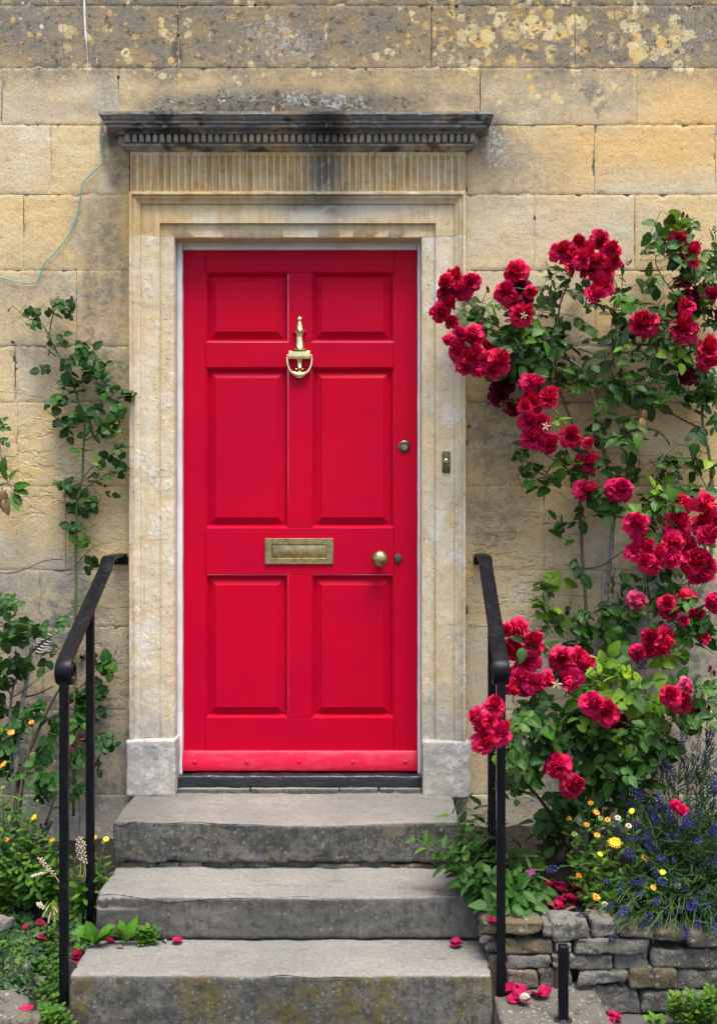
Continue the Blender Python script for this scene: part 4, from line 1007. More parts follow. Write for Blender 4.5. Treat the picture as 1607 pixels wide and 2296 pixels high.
BM = {'petal': [bloom_mesh(i, MAT['petal'], 1 if i % 3 else .6) for i in range(7)], 'petal_dark': [bloom_mesh(20+i, MAT['petal_dark']) for i in range(3)], 'petal_pink': [bloom_mesh(30+i, MAT['petal_pink'], .5) for i in range(2)]}

# ------------------------------------------------------------------ plant builder
class Plant:
    def __init__(s, name, label, cat, base, seed, group=None):
        s.root = thing(name, label, cat, base, group); s.base = Vector(base); s.r = random.Random(seed)
        s.nodes = []; s.tw = MB(); s.nl = 0; s.extra = MB(); s.euv = []; s.kids = []
    def add(s, o):
        o.parent = s.root; o.matrix_parent_inverse = Matrix.Translation(-s.base); return o
    def cane(s, pts, r0, r1, mat, name='cane', n=7, thorns=True):
        P = smooth_path([tuple(p) for p in pts], n); mb = MB(); N = len(P)
        Q = [Vector(p)+Vector((noise.noise(Vector(p)*9), noise.noise(Vector(p)*9+Vector((7, 0, 0))), 0))*.004 for p in P]
        tube(mb, Q, [(r0+(r1-r0)*i/(N-1)) for i in range(N)], 7 if r0 > .004 else 5, .25)
        if thorns:
            for i in range(2, N-1, 3):
                d = Vector((s.r.uniform(-1, 1), -s.r.random(), s.r.uniform(-.3, .3))).normalized(); rr = r0+(r1-r0)*i/(N-1)
                tube(mb, [Q[i]+d*rr*.5, Q[i]+d*(rr+.004)+Vector((0, 0, -.001)), Q[i]+d*(rr+.008)+Vector((0, 0, -.003))], [.0018, .001, .0002], 4)
        s.add(mb.build(name, mat)); s.nodes += Q
    def attach(s, p, r=.0011, sag=.15):
        p = Vector(p); A = np.array([tuple(q) for q in s.nodes]); d = ((A-np.array(p))**2).sum(1); 
        # prefer to grow from below
        d = d+np.maximum(0, A[:, 2]-p.z)**2*1.5; i = int(d.argmin()); a = Vector(A[i]); v = p-a; L = v.length
        if L < .004: return Vector((0, -1, .2))
        mid = a+v*.5+Vector((s.r.uniform(-.1, .1), s.r.uniform(-.1, .1), s.r.uniform(0, sag)))*L*.6
        P = [a+(mid-a)*.0]+[((1-t)**2)*a+2*(1-t)*t*mid+t*t*p for t in (.25, .5, .75, 1)]
        tube(s.tw, P, [r*1.5, r*1.35, r*1.2, r*1.1, r], 4); s.nodes += P[2:]
        return (P[-1]-P[-2]).normalized()
    def leaf(s, p, d, size, kind, normal=None, cap=300, name='leaf'):
        me = s.r.choice(LM[kind]); d = Vector(d).normalized()
        nrm = Vector(normal) if normal is not None else Vector((s.r.gauss(0, .45), -.55+s.r.gauss(0, .4), .75+s.r.gauss(0, .3)))
        y = nrm.cross(d)
        if y.length < 1e-3: y = Vector((1, 0, 0))
        y.normalize(); z = d.cross(y).normalized()
        m = Matrix((d, y, z)).transposed().to_4x4(); m.translation = Vector(p); m = m @ Matrix.Diagonal((size, size, size, 1))
        if s.nl < cap:
            o = bpy.data.objects.new(name, me); link(o, s.root); o.matrix_local = Matrix.Translation(-s.base) @ m; s.nl += 1
        else:
            V = [m @ v.co for v in me.vertices]; s.extra.add(V, [tuple(q.vertices) for q in me.polygons]); s.emat = me.materials[0]
            uv = me.uv_layers[0].data; per = [None]*len(me.vertices)
            for lp_ in me.loops: per[lp_.vertex_index] = tuple(uv[lp_.index].uv)
            s.euv += per
    def cluster(s, pts_fn, n, kind, size, spread=.8, tw=.0010, normal=None):
        T = [pts_fn() for _ in range(n)]
        A = np.array([tuple(q) for q in s.nodes[::3]]) if s.nodes else np.zeros((1, 3))
        T.sort(key=lambda p: ((A-np.array(p))**2).sum(1).min())
        for p in T:
            d = Vector((s.r.gauss(0, spread), s.r.gauss(-.25, .35), s.r.gauss(-.1, .5))).normalized(); sz = size*s.r.uniform(.72, 1.2); p = p-d*sz*.45; p.y = min(p.y, -.012)
            s.attach(p, tw)
            s.leaf(p, d, sz, kind, normal)
    def bloom(s, p, rad, kind='petal', axis=None, stem=True, name='rose_bloom', sq=1.):
        p = Vector(p); ax = Vector(axis) if axis is not None else Vector((s.r.gauss(0, .4), -1, .28+s.r.gauss(0, .35)))
        ax.normalize()
        if stem: s.attach(p-ax*rad*.1, .0014, .3)
        q = ax.to_track_quat('Z', 'Y').to_matrix().to_4x4() @ Matrix.Rotation(s.r.uniform(0, 6.28), 4, 'Z'); q.translation = p-ax*rad*.45
        m = q @ Matrix.Diagonal((rad, rad, rad*1.12*sq, 1)); o = bpy.data.objects.new(name, s.r.choice(BM[kind])); link(o, s.root); o.matrix_local = Matrix.Translation(-s.base) @ m
        return o
    def finish(s, mat, name='twigs'):
        if s.tw.v: o = s.add(s.tw.build(name, mat)); o['kind'] = 'stuff'
        if s.extra.v:
            o = obj('foliage', uvmesh('foliage', s.extra.v, s.extra.f, s.euv, s.emat)); s.add(o); o['kind'] = 'stuff'
def ell(r_, cx, cy, rx, ry, z0, z1):
    def f():
        a = r_.uniform(0, 6.283); q = math.sqrt(r_.random()); return W(cx+rx*q*math.cos(a), cy+ry*q*math.sin(a), r_.uniform(z0, z1))
    return f
R1 = lambda x, y: (952.9+x*.4071, 459.6+y*.4071); R2 = lambda x, y: (952.9+x*.4071, 874.4+y*.4071); R3 = lambda x, y: (952.9+x*.4071, 1289.2+y*.4071)
R4 = lambda x, y: (896.8+x*.4419, 1709.6+y*.4419); R5 = lambda x, y: (x*.3052, 616.6+y*.3052); R6 = lambda x, y: (x*.2563, 1261.2+y*.2563); R7 = lambda x, y: (x*.2651, 1793.6+y*.2651)
def path(Rf, pts, z): return [W(*Rf(x, y), (z if not hasattr(z, '__len__') else z[0]+(z[1]-z[0])*i/(len(pts)-1))) for i, (x, y) in enumerate(pts)]
def leaf_list(P, Rf, k, lst, kind, size, zr, mult=1.):
    for (cx, cy, rx, ry, n, *o) in lst:
        z0, z1 = o[0] if o else zr; x, y = Rf(cx, cy); kd = o[1] if len(o) > 1 else kind
        P.cluster(ell(P.r, x, y, rx*k, ry*k, z0, z1), max(1, round(n*mult)), kd, size)
def bloom_list(P, Rf, k, lst, z, kind='petal', dz=.03, grow=1.36):
    for (x, y, r) in lst:
        X, Y = Rf(x, y); zz = z+P.r.uniform(-dz, dz); d = (DIST-zz)/DIST
        P.bloom(W(X, Y, zz), r*k*d/PXM*grow, kind)
def star(P, p, rad):
    """spent flower: five cream sepals"""
    mb = MB()
    for k in range(5):
        a = k*1.2566+P.r.uniform(0, .3); d = Vector((math.cos(a), -.35, math.sin(a))); q = Vector((-math.sin(a), 0, math.cos(a)))
        mb.add([p, p+d*rad*.5+q*rad*.17, p+d*rad, p+d*rad*.5-q*rad*.17, p+Vector((0, -.004, 0))], [(0, 1, 4), (1, 2, 4), (2, 3, 4), (3, 0, 4), (0, 3, 2, 1)])
    P.attach(p, .001); P.add(mb.build('spent_flower', MAT['sepal'], None, False))

def rbud(P, Rf, x, y, z, sz=.011):
    p = W(*Rf(x, y), z); P.attach(p, .0011, .3); ax = Vector((P.r.gauss(0, .3), -.4, .9)); mb = MB()
    lathe(mb, [(sz*.15, -sz*.6), (sz*.45, -sz*.2), (sz*.58, sz*.35), (sz*.5, sz*.9), (sz*.28, sz*1.35), (sz*.04, sz*1.6)], p, ax, ax.orthogonal(), 8); o = mb.build('rose_bud', MAT['petal_dark']); o.data.attributes.new('tip', 'FLOAT', 'POINT'); P.add(o); bo = o
    mb = MB(); lathe(mb, [(sz*.2, -sz*.9), (sz*.5, -sz*.5), (sz*.52, -.1*sz), (sz*.62, sz*.3), (sz*.5, sz*.55)], p, ax, ax.orthogonal(), 7); o = mb.build('hip', MAT['stemg']); o.parent = bo
# ---- main climbing rose on the right
k1 = .4071
P = Plant('climbing_rose', 'tall climbing rose covered in crimson blooms on the wall right of the door', 'rose', W(1325, 1900, .10), 11)
P.cane([W(1340, 1905, .10), W(1345, 1700, .09), W(1350, 1550, .08), W(1357, 1371, .07), W(1371, 1200, .07), W(1377, 1119, .08), W(1360, 1040, .08), W(1344, 976, .09), W(1332, 905, .1), W(1311, 840, .12), W(1268, 800, .14), W(1220, 775, .16)], .0115, .004, MAT['cane'])
P.cane([W(1330, 1900, .12), W(1322, 1600, .1), W(1317, 1440, .09), W(1309, 1301, .07), W(1301, 1200, .06), W(1299, 1057, .06), W(1285, 960, .07), W(1254, 870, .09), W(1243, 800, .12), W(1253, 690, .14), W(1272, 640, .15), W(1283, 600, .15)], .0075, .0028, MAT['stemb'])
P.cane(path(R2, [(875, 985), (960, 970), (1040, 920), (1120, 870), (1200, 830)], (.06, .2)), .0035, .0022, MAT['stemb'])
P.cane(path(R2, [(955, 320), (1060, 250), (1200, 215), (1290, 230), (1350, 310), (1320, 350), (1265, 450), (1250, 560)], (.08, .16)), .0065, .003, MAT['stemb'])
P.cane(path(R1, [(760, 840), (880, 920), (960, 1010), (1100, 1080)], .11), .004, .002, MAT['stemb'])
P.cane(path(R1, [(700, 880), (600, 760), (480, 700), (350, 640), (220, 520), (190, 470)], (.12, .16)), .004, .0018, MAT['stemb'])
P.cane(path(R1, [(880, 560), (900, 500), (960, 560), (1100, 590), (1180, 640)], (.13, .13)), .0025, .0016, MAT['stemb'])
P.cane(path(R1, [(1040, 900), (1030, 780), (1030, 650), (1075, 480), (1085, 350)], (.1, .12)), .0026, .0013, MAT['stemb'])
P.cane(path(R1, [(840, 790), (1000, 860), (1045, 1000), (1060, 1110)], (.1, .1)), .0028, .0018, MAT['stemb'])
P.cane(path(R2, [(850, 480), (760, 420), (640, 330), (600, 250)], (.08, .24)), .003, .0018, MAT['stemb'])
P.cane(path(R2, [(930, 260), (930, 60), (900, -60)], (.09, .12)), .004, .0025, MAT['stemb'])
LL1 = [(740, 360, 70, 60, 4), (690, 560, 60, 60, 3), (800, 640, 80, 60, 3), (730, 470, 60, 50, 3), (850, 440, 60, 60, 3), (760, 690, 70, 60, 5), (660, 470, 50, 20, 1), (880, 540, 70, 40, 2),
  (300, 500, 60, 30, 2), (250, 540, 20, 30, 1), (280, 640, 60, 40, 5), (390, 540, 30, 40, 1), (420, 640, 110, 90, 15, (.1, .3)), (560, 720, 140, 100, 20, (.08, .3)), (480, 800, 140, 110, 26, (.06, .28)), (620, 860, 140, 110, 24, (.06, .25)), (450, 940, 120, 60, 12, (.05, .2)), (560, 900, 110, 60, 8, (.05, .2)), (640, 560, 60, 80, 6), (700, 760, 110, 90, 10),
  (990, 620, 80, 90, 6), (1080, 430, 60, 50, 4), (1180, 440, 50, 50, 2), (1090, 560, 60, 70, 4), (1040, 660, 60, 50, 3), (950, 700, 60, 30, 2, (.1, .15), 'young'), (1040, 760, 80, 60, 5), (1140, 770, 60, 80, 4), (1230, 760, 70, 60, 5), (1250, 800, 40, 60, 3),
  (830, 880, 80, 70, 5), (930, 880, 70, 80, 6), (840, 980, 80, 60, 6), (990, 1000, 90, 90, 8), (1120, 960, 90, 80, 6), (1180, 1040, 90, 70, 6), (1260, 980, 50, 60, 3), (1240, 1080, 90, 40, 4), (760, 930, 60, 60, 3), (820, 740, 60, 20, 2, (.1, .15), 'young'), (1290, 570, 60, 50, 3), (1200, 520, 60, 50, 3)]
leaf_list(P, R1, k1, LL1, 'rose', .118, (.05, .17), .74)
LL2 = [(580, 340, 50, 60, 3, (.12, .25)), (600, 430, 60, 90, 6, (.12, .22)), (700, 440, 80, 70, 6, (.1, .2)), (790, 400, 70, 60, 6, (.08, .2)), (880, 310, 60, 50, 3, (.1, .18)), (720, 180, 60, 40, 3, (.15, .25), 'young'), (920, 180, 70, 70, 6), (1000, 220, 80, 80, 4), (870, 460, 70, 60, 5), (960, 420, 60, 60, 4), (1000, 560, 80, 90, 8), (920, 600, 60, 60, 4), (1120, 300, 60, 60, 4), (1150, 420, 80, 70, 5), (1150, 180, 60, 60, 3), (1230, 70, 60, 50, 4), (770, 750, 60, 40, 4, (.05, .1)), (820, 830, 40, 30, 2, (.05, .1)), (850, 1020, 50, 40, 3, (.05, .12)), (1030, 690, 50, 60, 4), (1200, 600, 80, 60, 5), (1290, 470, 60, 50, 4), (1340, 400, 70, 70, 5), (1420, 430, 60, 60, 4), (1270, 560, 70, 50, 4, (.15, .25), 'young'), (1120, 690, 60, 50, 3, (.15, .25)), (880, 700, 30, 40, 2)]
leaf_list(P, R2, k1, LL2, 'rose', .118, (.06, .17), .68)
LL3 = [(700, 100, 70, 60, 4, (.05, .15)), (740, 40, 50, 40, 2, (.08, .16), 'young'), (640, 170, 50, 40, 3, (.08, .16), 'young'), (760, 210, 60, 40, 3, (.1, .18), 'young'), (830, 230, 90, 60, 7), (700, 270, 80, 60, 6), (920, 270, 80, 80, 8), (1020, 220, 80, 60, 6), (1010, 320, 60, 60, 5), (840, 370, 90, 50, 6), (1120, 240, 70, 70, 6), (1090, 90, 50, 50, 3), (1150, 40, 50, 50, 3), (1230, 90, 50, 70, 4), (1050, 70, 30, 50, 2)]
leaf_list(P, R3, k1, LL3, 'rose', .118, (.06, .2), .62)
bloom_list(P, R1, k1, [(760, 235, 50), (845, 200, 42), (965, 190, 45), (895, 245, 50), (1030, 230, 45), (975, 280, 42), (820, 300, 55), (915, 335, 48), (1000, 335, 48), (1045, 300, 35), (870, 285, 40), (940, 300, 42), (800, 250, 38), (1000, 250, 38), (980, 430, 50), (940, 480, 40)], .19)
bloom_list(P, R1, k1, [(165, 385, 42), (110, 415, 42), (250, 410, 45), (195, 460, 48), (110, 475, 35), (135, 530, 42), (90, 585, 45), (145, 635, 32)], .19)
bloom_list(P, R1, k1, [(495, 360, 55), (445, 460, 52), (578, 475, 30), (485, 520, 38), (545, 590, 55)], .27)
bloom_list(P, R1, k1, [(525, 440, 42), (560, 520, 35)], .25, 'petal_dark')
bloom_list(P, R1, k1, [(190, 700, 38), (262, 720, 48), (180, 780, 50), (245, 830, 50), (285, 790, 35), (325, 835, 40), (420, 845, 62), (120, 740, 30), (340, 760, 30), (295, 910, 45), (375, 905, 40), (225, 880, 40)], .29)
bloom_list(P, R1, k1, [(460, 985, 40), (405, 1000, 38), (410, 1050, 48), (480, 1100, 35), (500, 1130, 30)], .12, 'petal_dark')
bloom_list(P, R1, k1, [(600, 975, 50), (585, 1060, 55), (685, 1050, 52), (550, 1095, 38)], .26)
bloom_list(P, R1, k1, [(1195, 635, 65)], .18)
bloom_list(P, R2, k1, [(580, 160, 52), (640, 165, 42), (600, 245, 55), (695, 280, 48), (805, 235, 55), (640, 290, 30), (905, 285, 28)], .27)
bloom_list(P, R2, k1, [(905, 385, 55), (890, 540, 48), (1080, 535, 62)], .17)
for (x, y) in ((540, 610), (1110, 310)): star(P, W(*R1(x, y), .32 if x < 1000 else .14), .016)
[rbud(P, R1, *q) for q in ((1085, 345, .13), (1120, 320, .13), (420, 1095, .2), (500, 1085, .2), (345, 470, .2), (640, 480, .22), (1000, 830, .14), (310, 660, .24))]; [rbud(P, R2, *q) for q in ((440, 95, .2), (1100, 205, .15), (990, 350, .16), (1270, 245, .14), (830, 590, .15))]
star(P, W(*R2(662, 200), .31), .018); star(P, W(*R2(1100, 200), .14), .014)
P.leaf(W(*R2(1200, 95), .16), (.1, -.2, -1), .055, 'dead', (0, -1, 0), 999); P.leaf(W(*R2(1185, 140), .16), (.1, -.2, -1), .06, 'dead', (.2, -1, 0), 999); P.leaf(W(*R3(850, 320), .16), (.6, -.2, -.5), .05, 'dead', None, 999)
P.finish(MAT['stemb'])

# ---- rose at the right edge
P = Plant('climbing_rose', 'climbing rose with dark trunk and dense blooms along the right edge of the wall', 'rose', W(1395, 1900, .14), 12)
P.cane([W(1395, 1900, .14), W(1405, 1650, .12), W(1414, 1529, .10), W(1441, 1485, .09), W(1563, 1334, .08), W(1592, 1240, .08), W(1596, 1119, .07), W(1588, 1017, .07), W(1576, 956, .07), W(1570, 867, .07), W(1545, 820, .08), W(1555, 700, .09), W(1560, 560, .1)], .011, .003, MAT['cane'])
P.cane(path(R1, [(1520, 1000), (1440, 900), (1340, 760), (1250, 670)], (.08, .14)), .004, .002, MAT['stemb'])
P.cane(path(R2, [(1520, 210), (1420, 165), (1310, 110), (1150, 70), (1050, 30)], (.07, .12)), .004, .002, MAT['stemb'])
P.cane(path(R1, [(1480, 780), (1420, 560), (1300, 400), (1270, 290), (1330, 250), (1400, 120)], (.09, .14)), .0028, .0013, MAT['stemg'])
P.cane(path(R2, [(1560, 360), (1450, 310), (1370, 300)], (.08, .15)), .003, .0018, MAT['stemg'])
P.cane(path(R2, [(1420, 410), (1480, 440), (1540, 520), (1560, 600)], (.1, .2)), .003, .0018, MAT['stemg'])
P.cane(path(R3, [(1500, 110), (1450, 60), (1470, -40)], (.1, .24)), .003, .002, MAT['stemb'])
P.cane(path(R2, [(1200, 1129), (1205, 960)], (.3, .3))+path(R3, [(1230, 280)], .3), .0025, .002, MAT['stemg'])
P.cane(path(R1, [(1530, 700), (1590, 500), (1570, 300), (1600, 190)], (.1, .12)), .0028, .0015, MAT['stemb'])
LE1 = [(1290, 190, 80, 60, 6), (1270, 110, 30, 20, 1), (1390, 120, 60, 50, 4, (.1, .16), 'young'), (1470, 120, 40, 40, 2), (1330, 250, 70, 50, 5), (1400, 270, 70, 60, 6), (1390, 330, 60, 60, 5), (1460, 310, 60, 40, 4), (1540, 340, 60, 50, 5), (1580, 400, 50, 50, 4), (1450, 420, 60, 50, 4), (1380, 480, 50, 60, 4), (1540, 560, 60, 70, 6), (1460, 570, 70, 50, 4), (1250, 390, 30, 30, 1), (1300, 660, 60, 50, 4), (1350, 600, 50, 50, 3), (1560, 640, 60, 60, 5), (1430, 810, 70, 50, 6, (.1, .2), 'young'), (1480, 780, 50, 40, 3, (.12, .2), 'young'), (1420, 890, 60, 60, 5), (1540, 910, 60, 60, 6), (1580, 970, 60, 60, 6), (1390, 1010, 70, 40, 4), (1480, 1060, 60, 50, 5), (1560, 1070, 60, 50, 6), (1330, 740, 60, 60, 4), (1590, 210, 50, 20, 2)]
leaf_list(P, R1, k1, LE1, 'rose', .116, (.06, .2), .66)
LE2 = [(1560, 20, 60, 50, 5), (1490, 40, 60, 50, 4), (1470, 240, 40, 20, 1), (1590, 200, 40, 60, 3), (1540, 380, 40, 40, 2, (.1, .2), 'young'), (1450, 360, 50, 30, 2), (1590, 440, 40, 50, 3), (1350, 580, 60, 50, 4, (.15, .26)), (1440, 570, 60, 40, 4, (.12, .24)), (1260, 560, 70, 30, 3, (.2, .28)), (1540, 560, 60, 40, 4, (.15, .25)), (1180, 770, 60, 60, 3, (.24, .3)), (1280, 690, 70, 60, 5, (.22, .32)), (1350, 640, 60, 30, 3, (.3, .36)), (1250, 760, 50, 50, 3), (1480, 800, 60, 60, 3), (1340, 1000, 60, 30, 3), (1400, 1080, 70, 40, 4), (1470, 1000, 40, 50, 2)]
leaf_list(P, R2, k1, LE2, 'rose', .118, (.08, .2), .68)
LE3 = [(1230, 170, 60, 60, 3), (1370, 80, 60, 40, 5, (.2, .3)), (1390, 160, 60, 40, 3, (.36, .4)), (1290, 130, 40, 30, 2), (1330, 290, 80, 50, 4), (1450, 290, 60, 50, 5), (1490, 320, 60, 60, 5), (1550, 280, 50, 60, 4), (1570, 310, 40, 40, 3), (1440, 380, 50, 40, 3), (1410, 440, 40, 50, 2, (.3, .4), 'young'), (1340, 500, 70, 40, 3, (.3, .4), 'young'), (1130, 410, 50, 40, 3), (1040, 400, 30, 30, 1)]
leaf_list(P, R3, k1, LE3, 'rose', .118, (.2, .34), .72)
bloom_list(P, R1, k1, [(1425, 660, 65), (1565, 775, 60), (1570, 845, 50), (1400, 190, 48), (1470, 240, 45), (1480, 310, 25)], .19)
bloom_list(P, R1, k1, [(1440, 405, 40), (1510, 480, 50), (1590, 470, 42), (1405, 555, 50), (1430, 945, 42)], .13, 'petal_dark'); bloom_list(P, R1, k1, [(1430, 545, 40), (1590, 480, 44), (1630, 600, 48)], .17)
bloom_list(P, R2, k1, [(1170, 725, 62), (1155, 870, 45), (1220, 850, 45), (1290, 895, 50), (1210, 930, 45), (1360, 930, 55), (1365, 840, 52), (1400, 720, 62), (1410, 640, 48), (1450, 850, 52), (1560, 640, 58), (1545, 720, 60), (1570, 790, 50), (1500, 930, 66), (1550, 950, 50), (1525, 1020, 55), (1460, 960, 40), (1250, 960, 45), (1630, 700, 55)], .30, 'petal', .045)
bloom_list(P, R3, k1, [(1330, 145, 40), (1440, 145, 48), (1365, 195, 48), (1500, 210, 40), (1425, 245, 25), (1580, 145, 48), (1535, 330, 30), (1410, 120, 30), (1240, 340, 48), (1175, 430, 40), (1330, 345, 45), (1310, 400, 45), (1240, 400, 40)], .34); bloom_list(P, R3, k1, [(1170, 148, 45)], .33, 'petal_pink')
[rbud(P, R1, *q) for q in ((1440, 75, .14), (1415, 60, .14), (1495, 695, .2), (1590, 140, .15), (1530, 430, .15))]
star(P, W(*R1(1555, 270), .16), .016); star(P, W(*R1(1595, 135), .16), .016); star(P, W(*R1(1225, 960), .14), .016)
P.finish(MAT['stemb'])

# ---- low rose bush beside the right handrail
P = Plant('rose_bush', 'low rose bush with crimson blooms behind and over the right handrail', 'rose', W(1285, 1930, .26), 13)
B0 = W(1285, 1930, .26)
P.cane([B0]+[W(x, y, z) for x, y, z in ((1259, 1873, .32), (1224, 1811, .42), (1175, 1750, .52), (1150, 1690, .66), (1120, 1665, .82))], .009, .0028, MAT['bark'])
P.cane([B0]+[W(x, y, z) for x, y, z in ((1280, 1850, .28), (1310, 1780, .32), (1325, 1700, .4), (1345, 1630, .52))], .008, .003, MAT['bark'])
P.cane([B0]+[W(x, y, z) for x, y, z in ((1275, 1800, .3), (1250, 1700, .38), (1215, 1610, .45), (1195, 1540, .5))], .007, .0026, MAT['stemb'])
P.cane([W(1310, 1940, .22)]+[W(x, y, z) for x, y, z in ((1330, 1850, .28), (1370, 1750, .34), (1400, 1650, .38), (1430, 1580, .4))], .007, .0026, MAT['bark'])
P.cane([W(1270, 1935, .3), W(1265, 1820, .36), W(1260, 1700, .44), W(1275, 1600, .46), W(1300, 1520, .48)], .005, .0022, MAT['stemb'])
P.cane([W(1175, 1745, .52), W(1185, 1664, .6), W(1150, 1640, .75), W(1110, 1620, .86)], .004, .002, MAT['stemb'])
P.cane([W(1430, 1600, .4), W(1480, 1590, .42), W(1530, 1570, .44)], .0035, .002, MAT['stemb'])
LB = [(650, 380, 60, 50, 5, (.42, .5)), (700, 440, 60, 50, 4, (.42, .5)), (590, 370, 40, 20, 1, (.6, .64)), (770, 540, 50, 40, 3), (880, 640, 40, 50, 3, (.5, .6), 'young'), (960, 480, 60, 40, 3, (.4, .5), 'young'), (1000, 540, 80, 50, 6, (.4, .5), 'young'), (1100, 540, 60, 50, 5, (.42, .52), 'young'), (1090, 630, 70, 50, 5, (.45, .55), 'young'), (930, 590, 50, 40, 4, (.45, .55), 'young'), (1210, 700, 70, 50, 6, (.42, .52), 'young'), (1260, 780, 70, 40, 5, (.42, .52), 'young'), (1190, 610, 60, 60, 4),
  (560, 720, 70, 50, 6, (.5, .7)), (660, 720, 60, 50, 5), (520, 800, 60, 50, 4, (.6, .8)), (740, 770, 60, 60, 6), (610, 860, 70, 60, 7, (.5, .7)), (700, 900, 80, 60, 8), (820, 800, 70, 60, 6), (800, 900, 80, 70, 9), (900, 850, 80, 60, 7), (980, 920, 80, 60, 8), (460, 960, 70, 60, 6, (.65, .85)), (500, 1010, 60, 40, 4, (.6, .8)), (640, 1000, 80, 60, 7), (600, 960, 60, 60, 5), (900, 980, 80, 60, 8), (1000, 1010, 90, 60, 8), (880, 1060, 80, 50, 6), (1050, 880, 70, 60, 5), (1150, 850, 80, 60, 7), (1130, 930, 90, 60, 8), (1240, 900, 90, 70, 8), (1280, 860, 70, 60, 5), (1180, 1000, 90, 60, 7), (1270, 980, 80, 70, 6), (1100, 1080, 90, 50, 6), (500, 1080, 60, 30, 2, (.5, .7)), (560, 1090, 40, 20, 2), (1330, 760, 60, 60, 4), (1360, 620, 50, 50, 3), (1430, 760, 70, 60, 5), (1500, 650, 50, 50, 3), (1480, 800, 60, 60, 4), (1580, 740, 50, 60, 4), (1560, 600, 50, 30, 2)]
leaf_list(P, R3, k1, LB, 'rose', .122, (.36, .58), .85)
LB4 = [(560, 110, 40, 40, 2, (.55, .65)), (600, 150, 40, 50, 2, (.55, .65)), (640, 50, 40, 30, 2, (.5, .6)), (780, 200, 60, 50, 5), (720, 300, 70, 60, 7, (.3, .4)), (860, 190, 60, 50, 4), (800, 300, 60, 60, 5, (.3, .4)), (780, 400, 80, 60, 6, (.25, .35)), (880, 260, 60, 60, 4), (1000, 60, 70, 50, 4), (960, 100, 60, 50, 4), (1050, 130, 70, 60, 5), (1180, 80, 80, 60, 5), (1250, 230, 70, 50, 4), (1330, 350, 70, 50, 4), (1100, 230, 70, 60, 4), (960, 300, 60, 60, 3, (.2, .3))]
leaf_list(P, R4, .4419, LB4, 'rose', .122, (.36, .5), .9)
bloom_list(P, R3, k1, [(510, 305, 48), (450, 300, 35), (595, 360, 60), (475, 405, 50), (560, 455, 60), (755, 460, 60), (868, 475, 62), (795, 580, 55), (495, 545, 50), (605, 580, 52), (690, 585, 40), (555, 620, 45), (490, 630, 45), (530, 560, 40)], .58)
bloom_list(P, R3, k1, [(385, 705, 52), (280, 790, 45), (325, 830, 45), (360, 785, 30), (420, 850, 58), (335, 915, 50)], .92)
bloom_list(P, R3, k1, [(930, 705, 55), (1000, 735, 65), (1350, 650, 50), (730, 1060, 60)], .62); bloom_list(P, R3, k1, [(1415, 690, 55)], .56, 'petal'); bloom_list(P, R4, .4419, [(890, 110, 52)], .64)
bloom_list(P, R3, k1, [(1080, 800, 35), (1020, 850, 30), (1515, 710, 40)], .5, 'petal_dark'); bloom_list(P, R3, k1, [(1440, 610, 35), (1500, 670, 24)], .55, 'petal_pink'); bloom_list(P, R4, .4419, [(1400, 225, 24), (1425, 250, 26)], .62)
[rbud(P, R3, *q) for q in ((1565, 520, .5), (1590, 545, .5), (640, 640, .6), (1560, 740, .5), (450, 930, .86))]
star(P, W(*R3(722, 600), .63), .02)
P.finish(MAT['stemb'])

# ---- climbing rose left of the door
k5 = .3052
P = Plant('climbing_rose', 'thin climbing rose with glossy leaves and no flowers, left of the door', 'rose', W(166, 1830, .10), 14)
P.cane([W(166, 1830, .10), W(170, 1500, .05)]+path(R5, [(560, 2290), (558, 2000), (563, 1800), (570, 1650), (610, 1500), (612, 1380), (625, 1200), (618, 1060), (580, 930), (545, 820), (480, 670), (410, 540), (365, 450), (370, 380), (395, 270), (430, 155)], .05), .0055, .0022, MAT['stemg'])
for pts in ([(360, 440), (300, 350), (200, 310), (80, 215)], [(620, 1055), (700, 980), (800, 900), (890, 830)], [(600, 1510), (700, 1390), (800, 1340), (890, 1260)], [(625, 1220), (740, 1160), (830, 1110)], [(480, 670), (600, 660), (750, 630)], [(560, 1120), (430, 1060), (340, 990)], [(590, 1600), (700, 1520), (785, 1490)], [(420, 600), (370, 560), (320, 520)], [(520, 780), (660, 770), (740, 740)], [(565, 1830), (640, 1860), (715, 1820)], [(570, 2120), (620, 2060), (700, 1980)], [(500, 700), (560, 560), (665, 465)]):
    P.cane(path(R5, pts, (.05, .085)), .0028, .0014, MAT['stemg'])
LC = [(430, 230, 100, 60, 9), (500, 250, 40, 40, 3), (250, 310, 70, 50, 6), (420, 470, 50, 40, 3), (370, 520, 30, 20, 2), (620, 560, 100, 60, 9), (560, 700, 120, 100, 15), (690, 720, 90, 70, 8), (820, 660, 30, 40, 2), (540, 830, 60, 40, 5), (430, 930, 50, 70, 7), (770, 880, 60, 60, 5), (930, 880, 50, 60, 5), (700, 1000, 60, 50, 3), (850, 1020, 70, 70, 6), (450, 1060, 70, 50, 5), (580, 1060, 60, 60, 5), (830, 1130, 70, 50, 6), (490, 1150, 20, 30, 1), (680, 1160, 60, 40, 4), (860, 1240, 60, 40, 4), (630, 1260, 40, 40, 2), (770, 1350, 60, 40, 4), (900, 1410, 50, 60, 5), (790, 1420, 40, 40, 2), (670, 1500, 50, 50, 3), (800, 1600, 40, 30, 1), (500, 1560, 60, 60, 6), (575, 1620, 40, 30, 3), (530, 1740, 40, 60, 4), (650, 1720, 40, 80, 6), (590, 1840, 50, 50, 4), (590, 1940, 60, 50, 4), (640, 2090, 40, 50, 3), (350, 690, 30, 20, 1)]
leaf_list(P, R5, k5, LC, 'rose_dark', .09, (.04, .11), .6)
p = W(*R5(68, 252), .06); P.attach(p, .0009)
